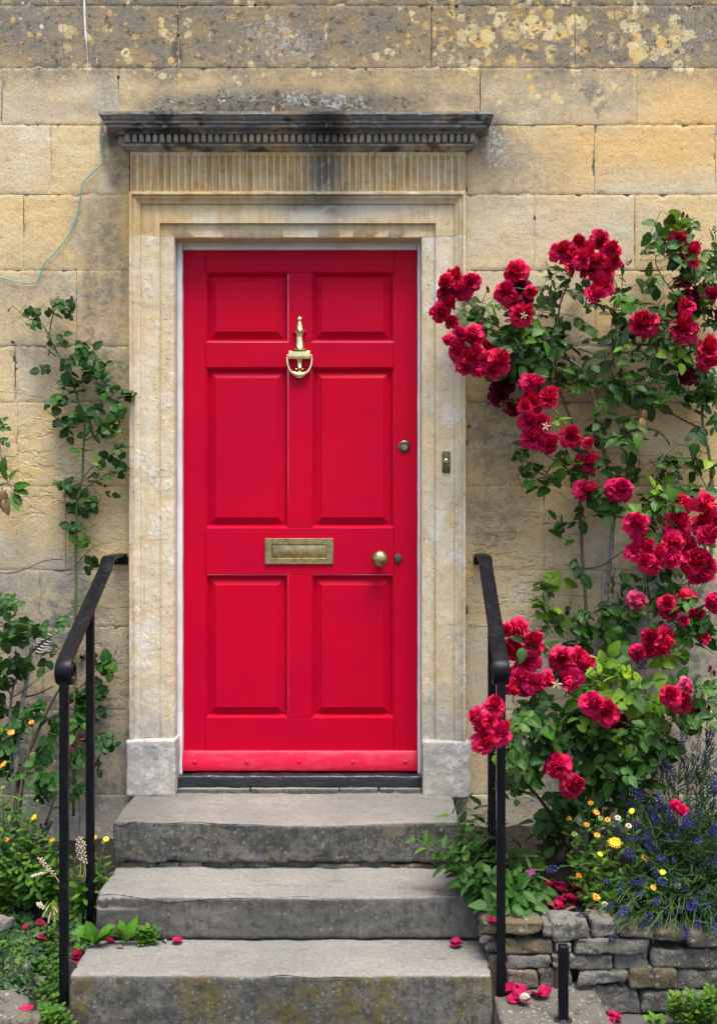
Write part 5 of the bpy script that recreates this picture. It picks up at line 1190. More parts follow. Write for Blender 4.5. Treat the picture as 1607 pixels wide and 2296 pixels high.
mb = MB(); lathe(mb, [(.0003, -.004), (.004, 0), (.0035, .006), (.0003, .010)], p, (-.3, 0, -1), (1, 0, 0), 8); P.add(mb.build('bud', MAT['redleaf']))
P.finish(MAT['stemg'])

# ---- woody rose bush behind the left handrail
k6 = .2563
P = Plant('rose_bush', 'woody old rose bush with grey canes behind the left handrail', 'rose', W(40, 1880, .22), 15)
P.cane(path(R6, [(140, 2500), (130, 2290), (110, 1900), (98, 1500), (100, 1200), (130, 1050), (250, 860)], (.30, .16)), .0075, .0035, MAT['cane'])
P.cane(path(R6, [(120, 2450), (140, 1800), (165, 1500), (200, 1250), (265, 850), (275, 720)], (.28, .15)), .010, .006, MAT['cane'])
P.cane(path(R6, [(270, 790), (370, 700), (480, 630), (580, 550)], (.15, .2)), .005, .0025, MAT['cane'])
P.cane(path(R6, [(120, 2400), (170, 1900), (330, 1500), (430, 1270), (530, 1090)], (.3, .2)), .008, .004, MAT['bark'])
P.cane(path(R6, [(150, 2350), (250, 1700), (370, 1420), (540, 1300)], (.3, .2)), .006, .003, MAT['bark'])
P.cane(path(R6, [(225, 1175), (330, 1150), (470, 1080)], .2), .004, .002, MAT['bark'])
P.cane(path(R6, [(60, 1080), (110, 1170), (250, 1090), (440, 930)], (.18, .24)), .0028, .0016, MAT['stemg'])
P.cane(path(R6, [(400, 2300), (520, 1900), (620, 1500), (650, 1200), (640, 960), (700, 800), (720, 730)], (.2, .06)), .0045, .0015, MAT['stemb'])
P.cane(path(R6, [(560, 2100), (640, 1650), (700, 1460), (840, 1440), (1000, 1410)], (.12, .08)), .003, .0014, MAT['stemg'])
P.cane(path(R6, [(645, 1100), (720, 1080), (850, 940), (960, 900), (1035, 735)], (.07, .09)), .0022, .001, MAT['bark'])
P.cane(path(R6, [(645, 1230), (760, 1210), (900, 1205), (1030, 1187)], .07), .002, .001, MAT['bark'])
P.cane(path(R6, [(620, 1750), (780, 1700), (850, 1580), (980, 1560)], (.1, .12)), .0025, .0014, MAT['stemg'])
P.cane(path(R6, [(200, 2000), (330, 1780), (470, 1600), (520, 1520)], (.3, .28)), .003, .0016, MAT['stemg'])
LD = [(60, 400, 80, 90, 7), (40, 640, 60, 80, 6), (150, 640, 80, 100, 8), (230, 530, 50, 25, 3), (350, 560, 50, 40, 4), (520, 530, 30, 40, 2), (450, 740, 50, 35, 2), (430, 870, 30, 30, 1), (150, 880, 70, 80, 6), (60, 1050, 60, 60, 4), (40, 1270, 90, 50, 5), (330, 1290, 40, 80, 4), (210, 1300, 80, 50, 3), (500, 1400, 50, 60, 4), (700, 1200, 50, 90, 7, (.05, .09)), (870, 870, 40, 70, 4, (.05, .1)), (980, 930, 40, 30, 2, (.05, .1)), (880, 1120, 40, 60, 5, (.05, .1)), (900, 1280, 50, 50, 4, (.05, .1)), (690, 1340, 60, 50, 4, (.05, .1)), (740, 1420, 40, 30, 2, (.05, .1)), (950, 1570, 70, 70, 5, (.08, .14)), (850, 1580, 40, 40, 2, (.08, .14)), (370, 1680, 70, 80, 6, (.26, .34)), (690, 1700, 50, 40, 4, (.1, .15)), (850, 1780, 30, 60, 3, (.1, .15)), (50, 1600, 60, 140, 7), (310, 1880, 90, 90, 6, (.3, .4)), (430, 1900, 50, 60, 4, (.3, .4)), (690, 1950, 40, 60, 4, (.12, .2)), (400, 2060, 50, 50, 3), (540, 2110, 40, 50, 3), (150, 1850, 80, 100, 6), (80, 1420, 80, 80, 5), (560, 1480, 50, 60, 3), (730, 1560, 30, 30, 1, (.08, .12), 'red'), (660, 1540, 30, 40, 2, (.08, .12), 'red'), (20, 900, 60, 200, 8), (-150, 900, 120, 400, 18), (-150, 1600, 120, 300, 14)]
leaf_list(P, R6, k6, LD, 'rose_dark', .10, (.15, .3), .8)
star(P, W(*R6(465, 1740), .32), .014)
P.finish(MAT['stemb'])

# ---- creeper sprigs entering from the left edge
P = Plant('creeper_sprig', 'bright green creeper sprig with one brown leaf at the left picture edge', 'creeper', W(-60, 1190, .02), 16)
P.cane([W(-90, 1220, .02), W(-30, 1160, .04), W(8, 1130, .06), W(30, 1110, .07), W(56, 1092, .08)], .003, .0015, MAT['bark'])
for (x, y, dx, dz, sz) in ((60, 1520, .5, .5, .06), (80, 1560, 1, .15, .07), (90, 1570, .9, -.2, .06), (80, 1590, .5, -.9, .07), (60, 1530, -.2, 1, .06), (20, 1480, .2, .8, .06), (100, 1600, .6, -.6, .05), (10, 1540, -.6, .4, .06), (-40, 1520, -.3, .7, .07), (-60, 1600, -.5, -.6, .07)):
    p = W(*R5(x, y), .07); P.attach(p); P.leaf(p, (dx, -.4, dz), sz*1.3, 'creeper', (P.r.gauss(0, .3), -1, .5))
for (x, y) in ((20, 1560), (10, 1600), (35, 1620)): p = W(*R5(x, y), .10); P.attach(p); P.leaf(p, (.2, -.1, -1), .075, 'dead', (.2, -1, .1), 999)
for (x, y, dz) in ((-5, 1085, -.5), (-5, 1190, -.6), (-30, 1100, .5), (-60, 1150, .2)): p = W(*R5(x, y), .05); P.attach(p); P.leaf(p, (.8, -.3, dz), .055, 'rose_dark', (0, -1, .4))
P.finish(MAT['bark'])
mb = MB(); tube(mb, smooth_path([tuple(p) for p in path(R5, [(-200, 2200), (0, 2190), (140, 2180), (330, 2100), (460, 2088)], (.03, .03))], 5), .0016, 5); tube(mb, path(R5, [(330, 2100), (335, 2060)], .03), .001, 4); tube(mb, path(R5, [(120, 2182), (185, 2150)], .03), .0012, 4)
tag(mb.build('dead_twig', MAT['bark']), 'bare dead twig lying against the wall above the left bush', 'twig')

# ------------------------------------------------------------------ herbs and flowers of the beds
def ground_at(x, y):
    z = 1.04
    while z > 0:
        p = W(x, y, z)
        if p.z <= soil_z(p.x, p.y): break
        z -= .01
    return max(z, 0.)
def herb(P, base, tip, kind, size, pairs, mat=None, r=.0016, bend=.25, taper=.55, cap=300, spread=1., start=.15):
    """a stem with opposite leaves"""
    b, t = Vector(base), Vector(tip); v = t-b; L = v.length
    mid = b+v*.5+Vector((P.r.uniform(-.1, .1)*L, P.r.uniform(-.15, .05)*L, bend*L*.4))
    pts = [((1-q)**2)*b+2*(1-q)*q*mid+q*q*t for q in [i/8 for i in range(9)]]
    tube(P.tw, pts, [r*(1-.5*i/8) for i in range(9)], 4); P.nodes += pts
    for i in range(pairs):
        q = start+(1-start)*(i+.5)/pairs; j = min(7, int(q*8)); p = pts[j].lerp(pts[j+1], q*8-j); d = (pts[j+1]-pts[j]).normalized()
        s_ = d.orthogonal().normalized(); s_ = Matrix.Rotation(i*1.57+P.r.uniform(-.4, .4), 3, d) @ s_
        for sg in (-1, 1):
            dd = s_*sg*spread+d*.7+Vector((0, -.15, -.05)); n_ = d*1.+Vector((P.r.gauss(0, .25), -.5, .6))
            P.leaf(p, dd, size*(1-(1-taper)*q)*P.r.uniform(.8, 1.15), kind, n_, cap)
    return pts[-1], (pts[-1]-pts[-2]).normalized()
def daisy(P, p, rad, col, axis=(0, -.6, .7), n=18, name='flower_head', closed=0.):
    """ray flower: disc and florets"""
    ax = Vector(axis).normalized(); u = ax.orthogonal().normalized(); w = ax.cross(u); mb = MB(); c = Vector(p)
    for ring in range(2):
        for k in range(n):
            a = 2*math.pi*(k+ring*.5)/n+P.r.uniform(-.1, .1); d = u*math.cos(a)+w*math.sin(a); q = ax.cross(d); L = rad*(1-.25*ring)*P.r.uniform(.85, 1.08); wd = rad*.16
            up_ = ax*rad*(.12+.14*ring+closed*.8); dd = d*(1-closed*.6)
            mb.add([c+d*rad*.1, c+dd*L*.55+q*wd+up_, c+dd*L+up_*1.3*(1-.5*(1-closed)), c+dd*L*.55-q*wd+up_], [(0, 1, 2, 3)])
    lathe(mb, [(rad*.30, 0), (rad*.34, rad*.16), (rad*.2, rad*.3), (rad*.02, rad*.34)], c, ax, u, 10)
    h = P.add(mb.build(name, MAT[col], None, False)); 
    mb = MB(); lathe(mb, [(rad*.06, -rad*.35), (rad*.26, -rad*.2), (rad*.36, -.0), (rad*.3, rad*.04)], c, ax, u, 8); o = mb.build('calyx', MAT['bud']); o.parent = h
    return h

# marigolds
def marigold(label, seed, base_px, flowers, extra, lvs, zoff, cap=300):
    P = Plant('marigold_plant', label, 'marigold', W(*base_px), seed, 'marigolds in the beds')
    for (x, y, z, rad, col, cl) in flowers:
        t = W(x, y, z); bx = base_px[0]+(x-base_px[0])*.45+P.r.uniform(-15, 15); rad *= 1.3; b = W(bx, base_px[1]+P.r.uniform(-20, 25), base_px[2]+P.r.uniform(-.05, .05)); b.z = soil_z(b.x, b.y)
        e, d = herb(P, b, t, 'herb', .062, lvs, None, .0018, .1, .45, cap, start=.05)
        daisy(P, t, rad, col, (P.r.gauss(0, .3), -.55, .75), 16, 'flower_head', cl)
    for (x, y, z) in extra:
        t = W(x, y, z); b = W(base_px[0]+(x-base_px[0])*.6, base_px[1], base_px[2]); b.z = soil_z(b.x, b.y); herb(P, b, t, 'herb', .066, lvs, None, .0018, .1, .6, cap, start=.05)
    P.finish(MAT['stemg'], 'stems'); return P
f6 = lambda x, y, z, r, c, cl: (*R6(x, y), z, r, c, cl)
f7 = lambda x, y, z, r, c, cl: (*R7(x, y), z, r, c, cl)
q7 = lambda x, y, z: (*R7(x, y), z)
marigold('leafy marigold with drooping orange and yellow heads at far left', 21, (30, 1990, .42), [f6(285, 1410, .36, .013, 'orange', .5), f6(100, 1495, .38, .013, 'orange', .3), f6(40, 1770, .42, .014, 'orange', .2), f6(35, 1980, .44, .010, 'bud', .6), f6(310, 2240, .46, .014, 'yellow', .4), f7(55, 345, .5, .011, 'orange', .4)],
  [q7(30, 250, .5), q7(90, 150, .48), q7(200, 120, .47), q7(20, 450, .52), q7(130, 420, .52), q7(250, 200, .47), q7(60, 560, .55), q7(0, 300, .5), q7(-100, 200, .45), q7(-120, 400, .5), q7(180, 500, .53), q7(60, 20, .42), q7(150, -60, .4), q7(20, -120, .38), q7(110, 60, .44), q7(230, 80, .45), q7(20, 120, .46), q7(-20, -20, .42), q7(300, 120, .46), q7(250, 300, .5), q7(120, 300, .5), q7(330, 260, .48)], 8, 0)
marigold('marigold with small orange buds behind the left front post', 22, (112, 2000, .42), [f7(450, 348, .46, .010, 'orange', .5), f7(290, 375, .46, .006, 'bud', .6), f7(125, 385, .5, .008, 'bud', .5), f7(325, 15, .44, .007, 'bud', .6), f7(210, 25, .42, .006, 'bud', .6)], [q7(400, 450, .46), q7(480, 420, .45), q7(350, 520, .5), q7(420, 560, .5), q7(500, 330, .42), q7(250, 450, .5), q7(200, 600, .56), q7(300, 650, .58), q7(360, 400, .47), q7(440, 300, .42), q7(480, 520, .48)], 7, 0)
marigold('marigold with one open yellow flower beside the top step', 23, (200, 2015, .44), [f7(775, 328, .42, .016, 'yellow', 0.), f7(900, 345, .40, .013, 'yellow', .5)], [q7(800, 560, .44), q7(860, 640, .46), q7(720, 620, .48), q7(640, 620, .5), q7(830, 500, .42), q7(680, 730, .52), q7(760, 660, .5), q7(850, 480, .42), q7(900, 560, .43), q7(640, 480, .44)], 6, 0)
f4 = lambda x, y, z, r, c, cl: (*R4(x, y), z, r, c, cl); q4 = lambda x, y, z: (*R4(x, y), z)
marigold('marigold with a bright yellow flower head in front of the lavender', 24, (1370, 2060, .62), [f4(1088, 412, .62, .021, 'yellow', .15), f4(1238, 495, .64, .016, 'orange', .5), f4(1120, 560, .62, .016, 'bud', .5), f4(1230, 620, .66, .017, 'orange', .6), f4(898, 585, .62, .014, 'orange', .7), f4(985, 695, .68, .017, 'orange', .6), f4(1035, 730, .70, .014, 'seed', .5), f4(1400, 632, .7, .014, 'seed', .5), f4(1220, 540, .62, .008, 'bud', .6), f4(1330, 560, .74, .010, 'yellow', .3), f4(1175, 250, .66, .011, 'yellow', .3), f4(1280, 640, .76, .011, 'orange', .4), f4(1010, 470, .66, .010, 'yellow', .4)],
  [q4(1050, 600, .62), q4(1130, 640, .64), q4(1180, 540, .62), q4(1000, 620, .62), q4(1080, 700, .68), q4(1250, 680, .68), q4(960, 660, .64), q4(1150, 720, .7), q4(1210, 740, .7)], 6, 0)
marigold('marigold with small orange heads against the rose stems at the wall', 25, (1330, 2010, .52), [f4(965, 215, 0.56, .012, 'orange', .6), f4(992, 260, 0.58, .012, 'orange', .4), f4(1010, 290, 0.60, .012, 'bud', .5), f4(1052, 300, 0.60, .013, 'orange', .6), f4(1103, 290, 0.60, .013, 'seed', .5), f4(850, 290, 0.58, .011, 'orange', .6), f4(942, 325, 0.60, .012, 'orange', .6), f4(882, 370, 0.60, .012, 'bud', .5), f4(995, 375, 0.62, .012, 'orange', .5), f4(1155, 330, 0.62, .013, 'seed', .5), f4(1300, 195, 0.56, .006, 'yellow', .5)], [q4(1020, 350, .42), q4(1080, 420, .46), q4(930, 420, .44), q4(1060, 250, .4)], 5, 0)

# red valerian leaning over the steps
P = Plant('valerian_plant', 'pale green leafy valerian leaning over the right end of the steps', 'valerian', W(*R4(520, 800), .62), 26)
vb = [(470, 790, .60), (520, 800, .62), (570, 800, .64), (500, 780, .58), (600, 780, .64)]
for i, (x, y, z) in enumerate([(340, 165, .42), (60, 370, .60), (250, 250, .50), (300, 480, .62), (420, 250, .44), (370, 330, .5), (180, 400, .6), (300, 600, .68), (420, 420, .52), (540, 420, .5), (600, 470, .52), (460, 560, .66), (520, 640, .70), (620, 640, .70), (560, 560, .62), (690, 540, .58), (720, 640, .62), (450, 720, .74), (560, 720, .76), (660, 720, .72), (380, 560, .66), (740, 480, .5), (640, 350, .42), (480, 330, .46), (300, 300, .5), (260, 380, .55), (340, 420, .56), (400, 200, .42), (230, 480, .62), (460, 470, .58)]):
    b = W(*R4(*vb[i % 5][:2]), vb[i % 5][2]); b.z = soil_z(b.x, b.y)-.01; herb(P, b, W(*R4(x, y), z), 'valerian', .082, 8, None, .002, .15, .8, 300)
for k in range(26):
    p = W(*R4(655+P.r.gauss(0, 18), 560+P.r.gauss(0, 12)), .66)
    if k == 0: P.attach(p)
mb = MB()
for k in range(40):
    p = W(*R4(655+P.r.gauss(0, 14), 560+P.r.gauss(0, 10)), .66+P.r.uniform(-.01, .01))
    for a in range(4):
        d = Vector((math.cos(a*1.57+k), -.3, math.sin(a*1.57+k)))*.0035; q = Vector((d.z, 0, -d.x))*.4; mb.add([p, p+d+q, p+d*1.4, p+d-q], [(0, 1, 2, 3)])
P.add(mb.build('flower_cluster', MAT['mauve'])); P.finish(MAT['stemg'], 'stems')

# lavender
P = Plant('lavender_bush', 'large lavender bush with deep blue flower spikes spilling over the dry stone wall', 'lavender', W(1540, 2060, .60), 27)
def spike_mesh(seed):
    r_ = random.Random(seed); mb = MB(); n = r_.randint(5, 7)
    for i in range(n):
        z = i/(n-1); rr = .20*math.sin(math.pi*(.18+.75*z))
        for k in range(6):
            a = k*1.047+i*.5; c = Vector((math.cos(a)*rr, math.sin(a)*rr, z)); d = Vector((math.cos(a), math.sin(a), 1.2)).normalized(); t_ = d.orthogonal().normalized()*.075; u_ = d.cross(t_)
            tip = c+d*.20*r_.uniform(.8, 1.4); mid = c+d*.09; mb.add([c, mid+t_, mid+u_, mid-t_, mid-u_, tip], [(0, 1, 2), (0, 2, 3), (0, 3, 4), (0, 4, 1), (5, 2, 1), (5, 3, 2), (5, 4, 3), (5, 1, 4)])
    return mesh('flower_spike', mb.v, mb.f, MAT['lavf'], False)
SP = [spike_mesh(i) for i in range(4)]
spk = [(1540, 40), (1465, 100), (1380, 90), (1340, 45), (1490, 15), (1590, 150), (1565, 185), (1150, 100), (1135, 190), (1380, 280), (1355, 265), (1470, 300), (1520, 290), (1490, 325), (1270, 365), (1575, 375), (1420, 410), (1360, 400), (1500, 400), (1390, 500), (1350, 510), (1465, 495), (1440, 340), (1600, 450), (1580, 520), (1265, 440), (1290, 530), (1390, 600), (1450, 640), (1550, 650), (1500, 700), (1430, 745), (1310, 690), (1360, 730), (1320, 765), (1270, 770), (1235, 800), (1180, 670), (1150, 720), (935, 770), (795, 535), (1100, 860), (1440, 830), (1500, 790), (1590, 760), (1215, 350), (1570, 230), (1600, 600), (1335, 580), (1060, 600), (1175, 470), (1130, 20), (1190, 145)]
r_ = P.r
spk = [(*R4(x, y), None) for x, y in spk]+[(*R3(x, y), None) for x, y in ((1425, 920), (1405, 980), (1550, 780), (1580, 880), (1590, 700), (1555, 1000), (1530, 1050), (1110, 1060), (1320, 1080), (1365, 1110), (1590, 1060), (1265, 730), (1205, 520), (1210, 660), (1500, 900))]
for k in range(70):
    x, y = r_.uniform(1380, 1680), r_.uniform(1650, 2070)
    if x < 1460 and y < 1800: continue
    spk.append((x, y, None))
for k in range(25): spk.append((r_.uniform(1620, 1850), r_.uniform(1620, 2060), None))
stems = MB(); fol = MB(); fuv = []
LG = [leaf_geo(1, .11, 4, .1, .1, random.Random(i)) for i in range(3)]
def narrow(p, d, L):
    v, f, u = r_.choice(LG); d = d.normalized(); n_ = Vector((r_.gauss(0, .5), -.6, .7)); y = n_.cross(d).normalized(); z = d.cross(y)
    fol.add([p+(d*a+y*b+z*c)*L for a, b, c in v], f); fuv.extend(u)
def lav_stem(x, y, z, spike):
    t = W(x, y, z); bx = 1540+(x-1540)*.35+r_.uniform(-30, 30); b = W(bx, 2060+r_.uniform(-30, 20), .52+r_.uniform(-.12, .12)); b.z = soil_z(b.x, b.y)-.005
    if x > 1640: b.x += (x-1640)/PXM*.8
    v = t-b; mid = b+v*.5+Vector((r_.uniform(-.05, .05), r_.uniform(-.05, .02), .28*v.length*(1 if t.z > .3 else 1.6)))*.6
    pts = [((1-q)**2)*b+2*(1-q)*q*mid+q*q*t for q in [i/7 for i in range(8)]]; tube(stems, pts, .0011, 3, cap=False)
    d = (pts[-1]-pts[-2]).normalized()
    for i in range(22):
        q = r_.random()**.8*.93; j = min(6, int(q*7)); p = pts[j].lerp(pts[j+1], q*7-j); dd = (pts[j+1]-pts[j]).normalized()
        narrow(p, dd+Vector((r_.gauss(0, .55), r_.gauss(-.15, .45), r_.gauss(0, .45))), r_.uniform(.025, .05))
    if spike:
        L = r_.uniform(.024, .042); m = d.to_track_quat('Z', 'Y').to_matrix().to_4x4(); m.translation = t
        o = bpy.data.objects.new('flower_spike', r_.choice(SP)); link(o, P.root); o.matrix_local = Matrix.Translation(-P.base) @ m @ Matrix.Diagonal((L*.95, L*.95, L, 1))
for (x, y, _) in spk: lav_stem(x, y, min(.92, max(.25, .30+(y-1560)/540*.55+r_.uniform(-.06, .06))), True)
for k in range(260):
    y = r_.uniform(1800, 2105); x = r_.uniform(1400-(y-1800)*.12, 1720); lav_stem(x, y, min(.93, .40+(y-1700)/400*.48+r_.uniform(-.06, .05)), False)
o = P.add(stems.build('stems', MAT['stemg'])); o['kind'] = 'stuff'
o = obj('foliage', uvmesh('foliage', fol.v, fol.f, fuv, MAT['lav'])); P.add(o); o['kind'] = 'stuff'

# ivy, lower left
def ivy(label, seed, base, areas, n_per=1.6, size=.045):
    P = Plant('ivy_plant', label, 'ivy', W(*base), seed, 'ivy trailing over the left bed')
    P.nodes.append(W(*base))
    for (cx, cy, rx, ry, n) in areas:
        for k in range(int(n*n_per)):
            x, y = R7(cx+P.r.gauss(0, rx*.5), cy+P.r.gauss(0, ry*.5)); z = ground_at(x, y)+.0; z += P.r.uniform(.02, .06); z = min(z, 1.04); p = W(x, y, z); P.attach(p, .0011, .3)
            P.leaf(p, (P.r.gauss(0, .6), -.7, -.5+P.r.gauss(0, .4)), size*P.r.uniform(.7, 1.25), 'ivy', (P.r.gauss(0, .35), -.8, .75+P.r.gauss(0, .3)))
    P.finish(MAT['bark'], 'runners')
ivy('dark ivy with pointed leaves covering the ground in the lower left corner', 31, (40, 2100, .7), [(60, 780, 90, 60, 12), (210, 830, 70, 50, 10), (80, 980, 100, 80, 26), (200, 1000, 90, 80, 20), (100, 1120, 120, 80, 30), (280, 1120, 90, 80, 18), (60, 1260, 100, 90, 28), (220, 1280, 110, 90, 30), (100, 1400, 120, 90, 30), (60, 1500, 100, 70, 24), (180, 1500, 90, 60, 18), (320, 1240, 80, 80, 14), (-140, 1100, 120, 250, 40)])
ivy('ivy creeping between the left front post and the lower steps', 32, (190, 2060, .6), [(700, 900, 60, 70, 12), (640, 1000, 60, 80, 14), (760, 800, 40, 60, 8), (640, 1130, 50, 70, 10), (740, 1190, 50, 60, 9), (650, 820, 60, 60, 8), (430, 900, 60, 80, 8)], 1.5, .042)
# oregano-like herb at the corner of the lowest step
P = Plant('oregano_plant', 'small leaved green oregano trailing beside the left front post foot', 'oregano', W(*R7(430, 1700), .88), 33)
for k in range(75):
    x, y = P.r.gauss(440, 70), P.r.uniform(1060, 1890); X, Y = R7(min(x, 570), y); z = min(1.02, ground_at(X, Y)+.06); t = W(X, Y, z); b = W(X+P.r.uniform(-20, 20), Y+50, z-.03); b.z = max(.0, min(b.z, t.z-.03)); herb(P, b, t, 'oregano', .026, 5, None, .0011, .1, .7, 300)
P.finish(MAT['stemg'], 'stems')
P = Plant('herb_mat', 'bushy small leaved herb growing at the foot of the dry stone wall', 'herb', W(*R4(1530, 1290), .9), 34)
for k in range(60):
    x, y = P.r.gauss(1540, 60), P.r.uniform(1120, 1310); X, Y = R4(x, y); z = .84+P.r.uniform(0, .1); t = W(X, Y, z); b = Vector((t.x+P.r.uniform(-.03, .03), t.y+.01, max(0, t.z-.06))); herb(P, b, t, 'oregano', .026, 4, None, .0011, .1, .7, 300)
for (x, y) in ((1390, 1270), (1430, 1240), (1400, 1180), (1290, 1290), (1440, 1280)):
    X, Y = R4(x, y); t = W(X, Y, .88); herb(P, t-Vector((0, 0, .04)), t, 'oregano', .04, 4, None, .0011, .1, .8, 300)
P.finish(MAT['stemg'], 'stems')
# rosettes on the lowest step
def rosette(label, seed, x, y, z, n, size, up=1.):
    p = W(*R7(x, y), z); p.z = SZ[2]+.002; P = Plant('leaf_rosette', label, 'weed', p, seed, 'weeds rooted in the step joint')
    P.nodes.append(p)
    for k in range(n):
        a = -math.pi*(.08+.84*(k+.5)/n)+P.r.uniform(-.15, .15); el_ = P.r.uniform(.5, 1.6)*up; d = Vector((math.cos(a), math.sin(a)*.6, el_)); P.leaf(p, d, size*P.r.uniform(.6, 1.15), 'lettuce', (-d.x*.5+P.r.gauss(0, .35), -.5+P.r.gauss(0, .4), .8))
    return P
rosette('broad leaved green rosette at the left end of the lowest step', 35, 810, 1190, .67, 13, .078)
rosette('upright crinkled green seedling right of the broad leaved rosette', 36, 1070, 1205, .66, 9, .075, 1.8)
P = Plant('small_weed', 'low round leaved weed in the joint below the middle step', 'weed', W(*R7(1240, 1210), .66), 37, 'weeds rooted in the step joint')
for k in range(16):
    x, y = P.r.gauss(1240, 50), P.r.uniform(1075, 1200); t = W(*R7(x, y), .67); b = W(*R7(1240+(x-1240)*.7, 1212), .655); herb(P, b, t, 'oregano', .026, 4, None, .001, .1, .9, 300)
P.finish(MAT['stemg'], 'stems')
# dried seed heads
def seedhead(label, seed, stalks):
    P = Plant('dried_seed_head', label, 'seed head', W(*R7(*stalks[0][1]), .5), seed, 'dried seed heads in the left bed')
    for (tp, bt, z) in stalks:
        t, b = W(*R7(*tp), z), W(*R7(*bt), z+.02); pts = [b.lerp(t, i/8)+Vector((.006*math.sin(i*.7), 0, 0)) for i in range(9)]
        tube(P.tw, pts, .0014, 5)
        mb = MB()
        for k in range(26):
            q = .45+.55*k/26; j = min(7, int(q*8)); p = pts[j].lerp(pts[j+1], q*8-j); a = k*2.4; d = Vector((math.cos(a), math.sin(a), .1)); c = p+d*.008*(1.15-.4*q)
            lathe(mb, [(.0003, -.0035), (.003, -.001), (.0034, .0012), (.0003, .0035)], c, d, (0, 0, 1), 6); tube(mb, [p, c], .0004, 3, cap=False)
        P.add(mb.build('seed_pods', MAT['seed']))
    P.finish(MAT['straw'], 'stalks')
seedhead('cream bobbled seed heads standing between the two left posts', 41, [((700, 310), (715, 700), .50), ((680, 330), (670, 660), .50), ((730, 350), (690, 690), .51)])
seedhead('cream bobbled seed head leaning left of the front post', 42, [((350, 490), (520, 740), .56), ((290, 650), (420, 600), .58)])
seedhead('small white seed head low beside the ivy', 43, [((345, 870), (380, 960), .66)])
P = Plant('dry_grass_tuft', 'tuft of yellowing strap leaves drooping beside the left front post', 'grass tuft', W(*R7(500, 860), .62), 44)
for k in range(18):
    b = W(*R7(P.r.uniform(470, 520), P.r.uniform(840, 900)), .62); t = W(*R7(P.r.uniform(360, 510), P.r.uniform(930, 1070)), .68); mid = b.lerp(t, .4)+Vector((-.01, -.03, .03)); pts = [((1-q)**2)*b+2*(1-q)*q*mid+q*q*t for q in [i/6 for i in range(7)]]
    mb = MB(); V = []
    for i, p in enumerate(pts): w = .003*math.sin(math.pi*min(1, .25+.75*(1-i/6))); V += [p+Vector((w, 0, w*.4)), p-Vector((w, 0, w*.4))]
    mb.add(V, [(2*i, 2*i+1, 2*i+3, 2*i+2) for i in range(6)]); P.add(mb.build('blade', MAT['straw'] if k % 3 == 0 else MAT['herb']))
mb = MB(); tube(mb, path(R7, [(310, 400), (380, 280), (440, 180)], .3), [.011, .010, .0085], 7, .4); tube(mb, path(R7, [(370, 270), (340, 200)], .3), [.006, .004], 6, .3)
tag(mb.build('dead_stump', MAT['bark']), 'short dark dead branch stump against the wall left of the steps', 'stump')

# ------------------------------------------------------------------ fallen petals and leaves
def petal_mesh(seed):
    r_ = random.Random(seed); V = []; F = []; n = 4; TIP = []
    for j in range(n+1):
        v = j/n; w = .55*math.sin(math.pi*(.12+.7*v))
        for i in range(n+1):
            u = i/n*2-1; V.append((u*w, v-.5, .35*u*u*w+.25*(v-.5)**2+.05*math.sin(u*5+seed)+.02)); TIP.append(v)
    for j in range(n):
        for i in range(n): a = j*(n+1)+i; F.append((a, a+1, a+n+2, a+n+1))
    me = mesh('fallen_petal', V, F, MAT['fallen']); at = me.attributes.new('tip', 'FLOAT', 'POINT'); at.data.foreach_set('value', TIP); return me
PM = [petal_mesh(i) for i in range(4)]
pr = random.Random(99)
def fallen(p, label, group, size=.034):
    o = obj('fallen_petal', pr.choice(PM)); o.location = p; o.scale = (size, size, size); o.rotation_euler = (pr.uniform(-.4, .6), pr.uniform(-.4, .4), pr.uniform(0, 6.28)); tag(o, label, 'petal', group)
def on(x, y, zlev):
    # photo pixel -> point on a level surface
    d = (CAMZ-zlev)*PXM/(y-1148); z = DIST*(1-d); p = W(x, y, z); p.z = zlev; return p
fallen(on(*R7(1500, 1195), SZ[2]+.006), 'single magenta petal on the lowest step near the small weed', 'petals on the steps'); fallen(on(*R7(930, 1195), SZ[2]+.006), 'magenta petal lying beside the broad leaved rosette', 'petals on the steps')
fallen(on(*R4(282, 925), SZ[2]+.008), 'crumpled crimson petal on the right part of the lowest step', 'petals on the steps', .040); fallen(on(*R4(284, 918), SZ[2]+.014), 'smaller petal resting on top of the crumpled petal, right part of lowest step', 'petals on the steps', .034)
fallen(W(*R4(470, 815), .80)+Vector((0, 0, .004)), 'pink petal on the top stone of the dry wall by the handrail', 'petals on the dry wall', .036)
for k in range(22): fallen(on(R4(pr.uniform(550, 740), 0)[0], R4(0, pr.uniform(1130, 1205))[1], .082+pr.uniform(0, .016)), 'crimson petal in the small heap at the foot of the right front post', 'petal heap by the right post', .036)
for k in range(18): fallen(on(R4(pr.uniform(945, 1100), 0)[0], R4(0, pr.uniform(1262, 1320))[1], .006+pr.uniform(0, .012)), 'crimson petal on the pavement at the foot of the dry stone wall', 'petals on the pavement', .034)
for k in range(30):
    x, y = R4(pr.uniform(750, 1000), pr.uniform(625, 770)); p = W(x, y, ground_at(x, y)); p.z = soil_z(p.x, p.y)+.008; fallen(p, 'crimson petal strewn on the soil behind the dry stone wall', 'petals on the right bed', .034)
for (x, y) in ((700, 855), (890, 650), (800, 560), (490, 925), (340, 1050), (240, 1080), (360, 1175), (640, 1340), (610, 1370), (670, 1385), (690, 1330), (375, 780), (650, 1300)):
    X, Y = R7(x, y); p = W(X, Y, min(1.03, ground_at(X, Y)+.05)); fallen(p, 'crimson petal caught among the ivy and herbs of the left bed', 'petals in the left bed', .032)
X, Y = R7(228, 1810); fallen(W(X, Y, 1.0)+Vector((0, 0, .01)), 'bright pink petal on the dark corner rock', 'petals in the left bed', .036)
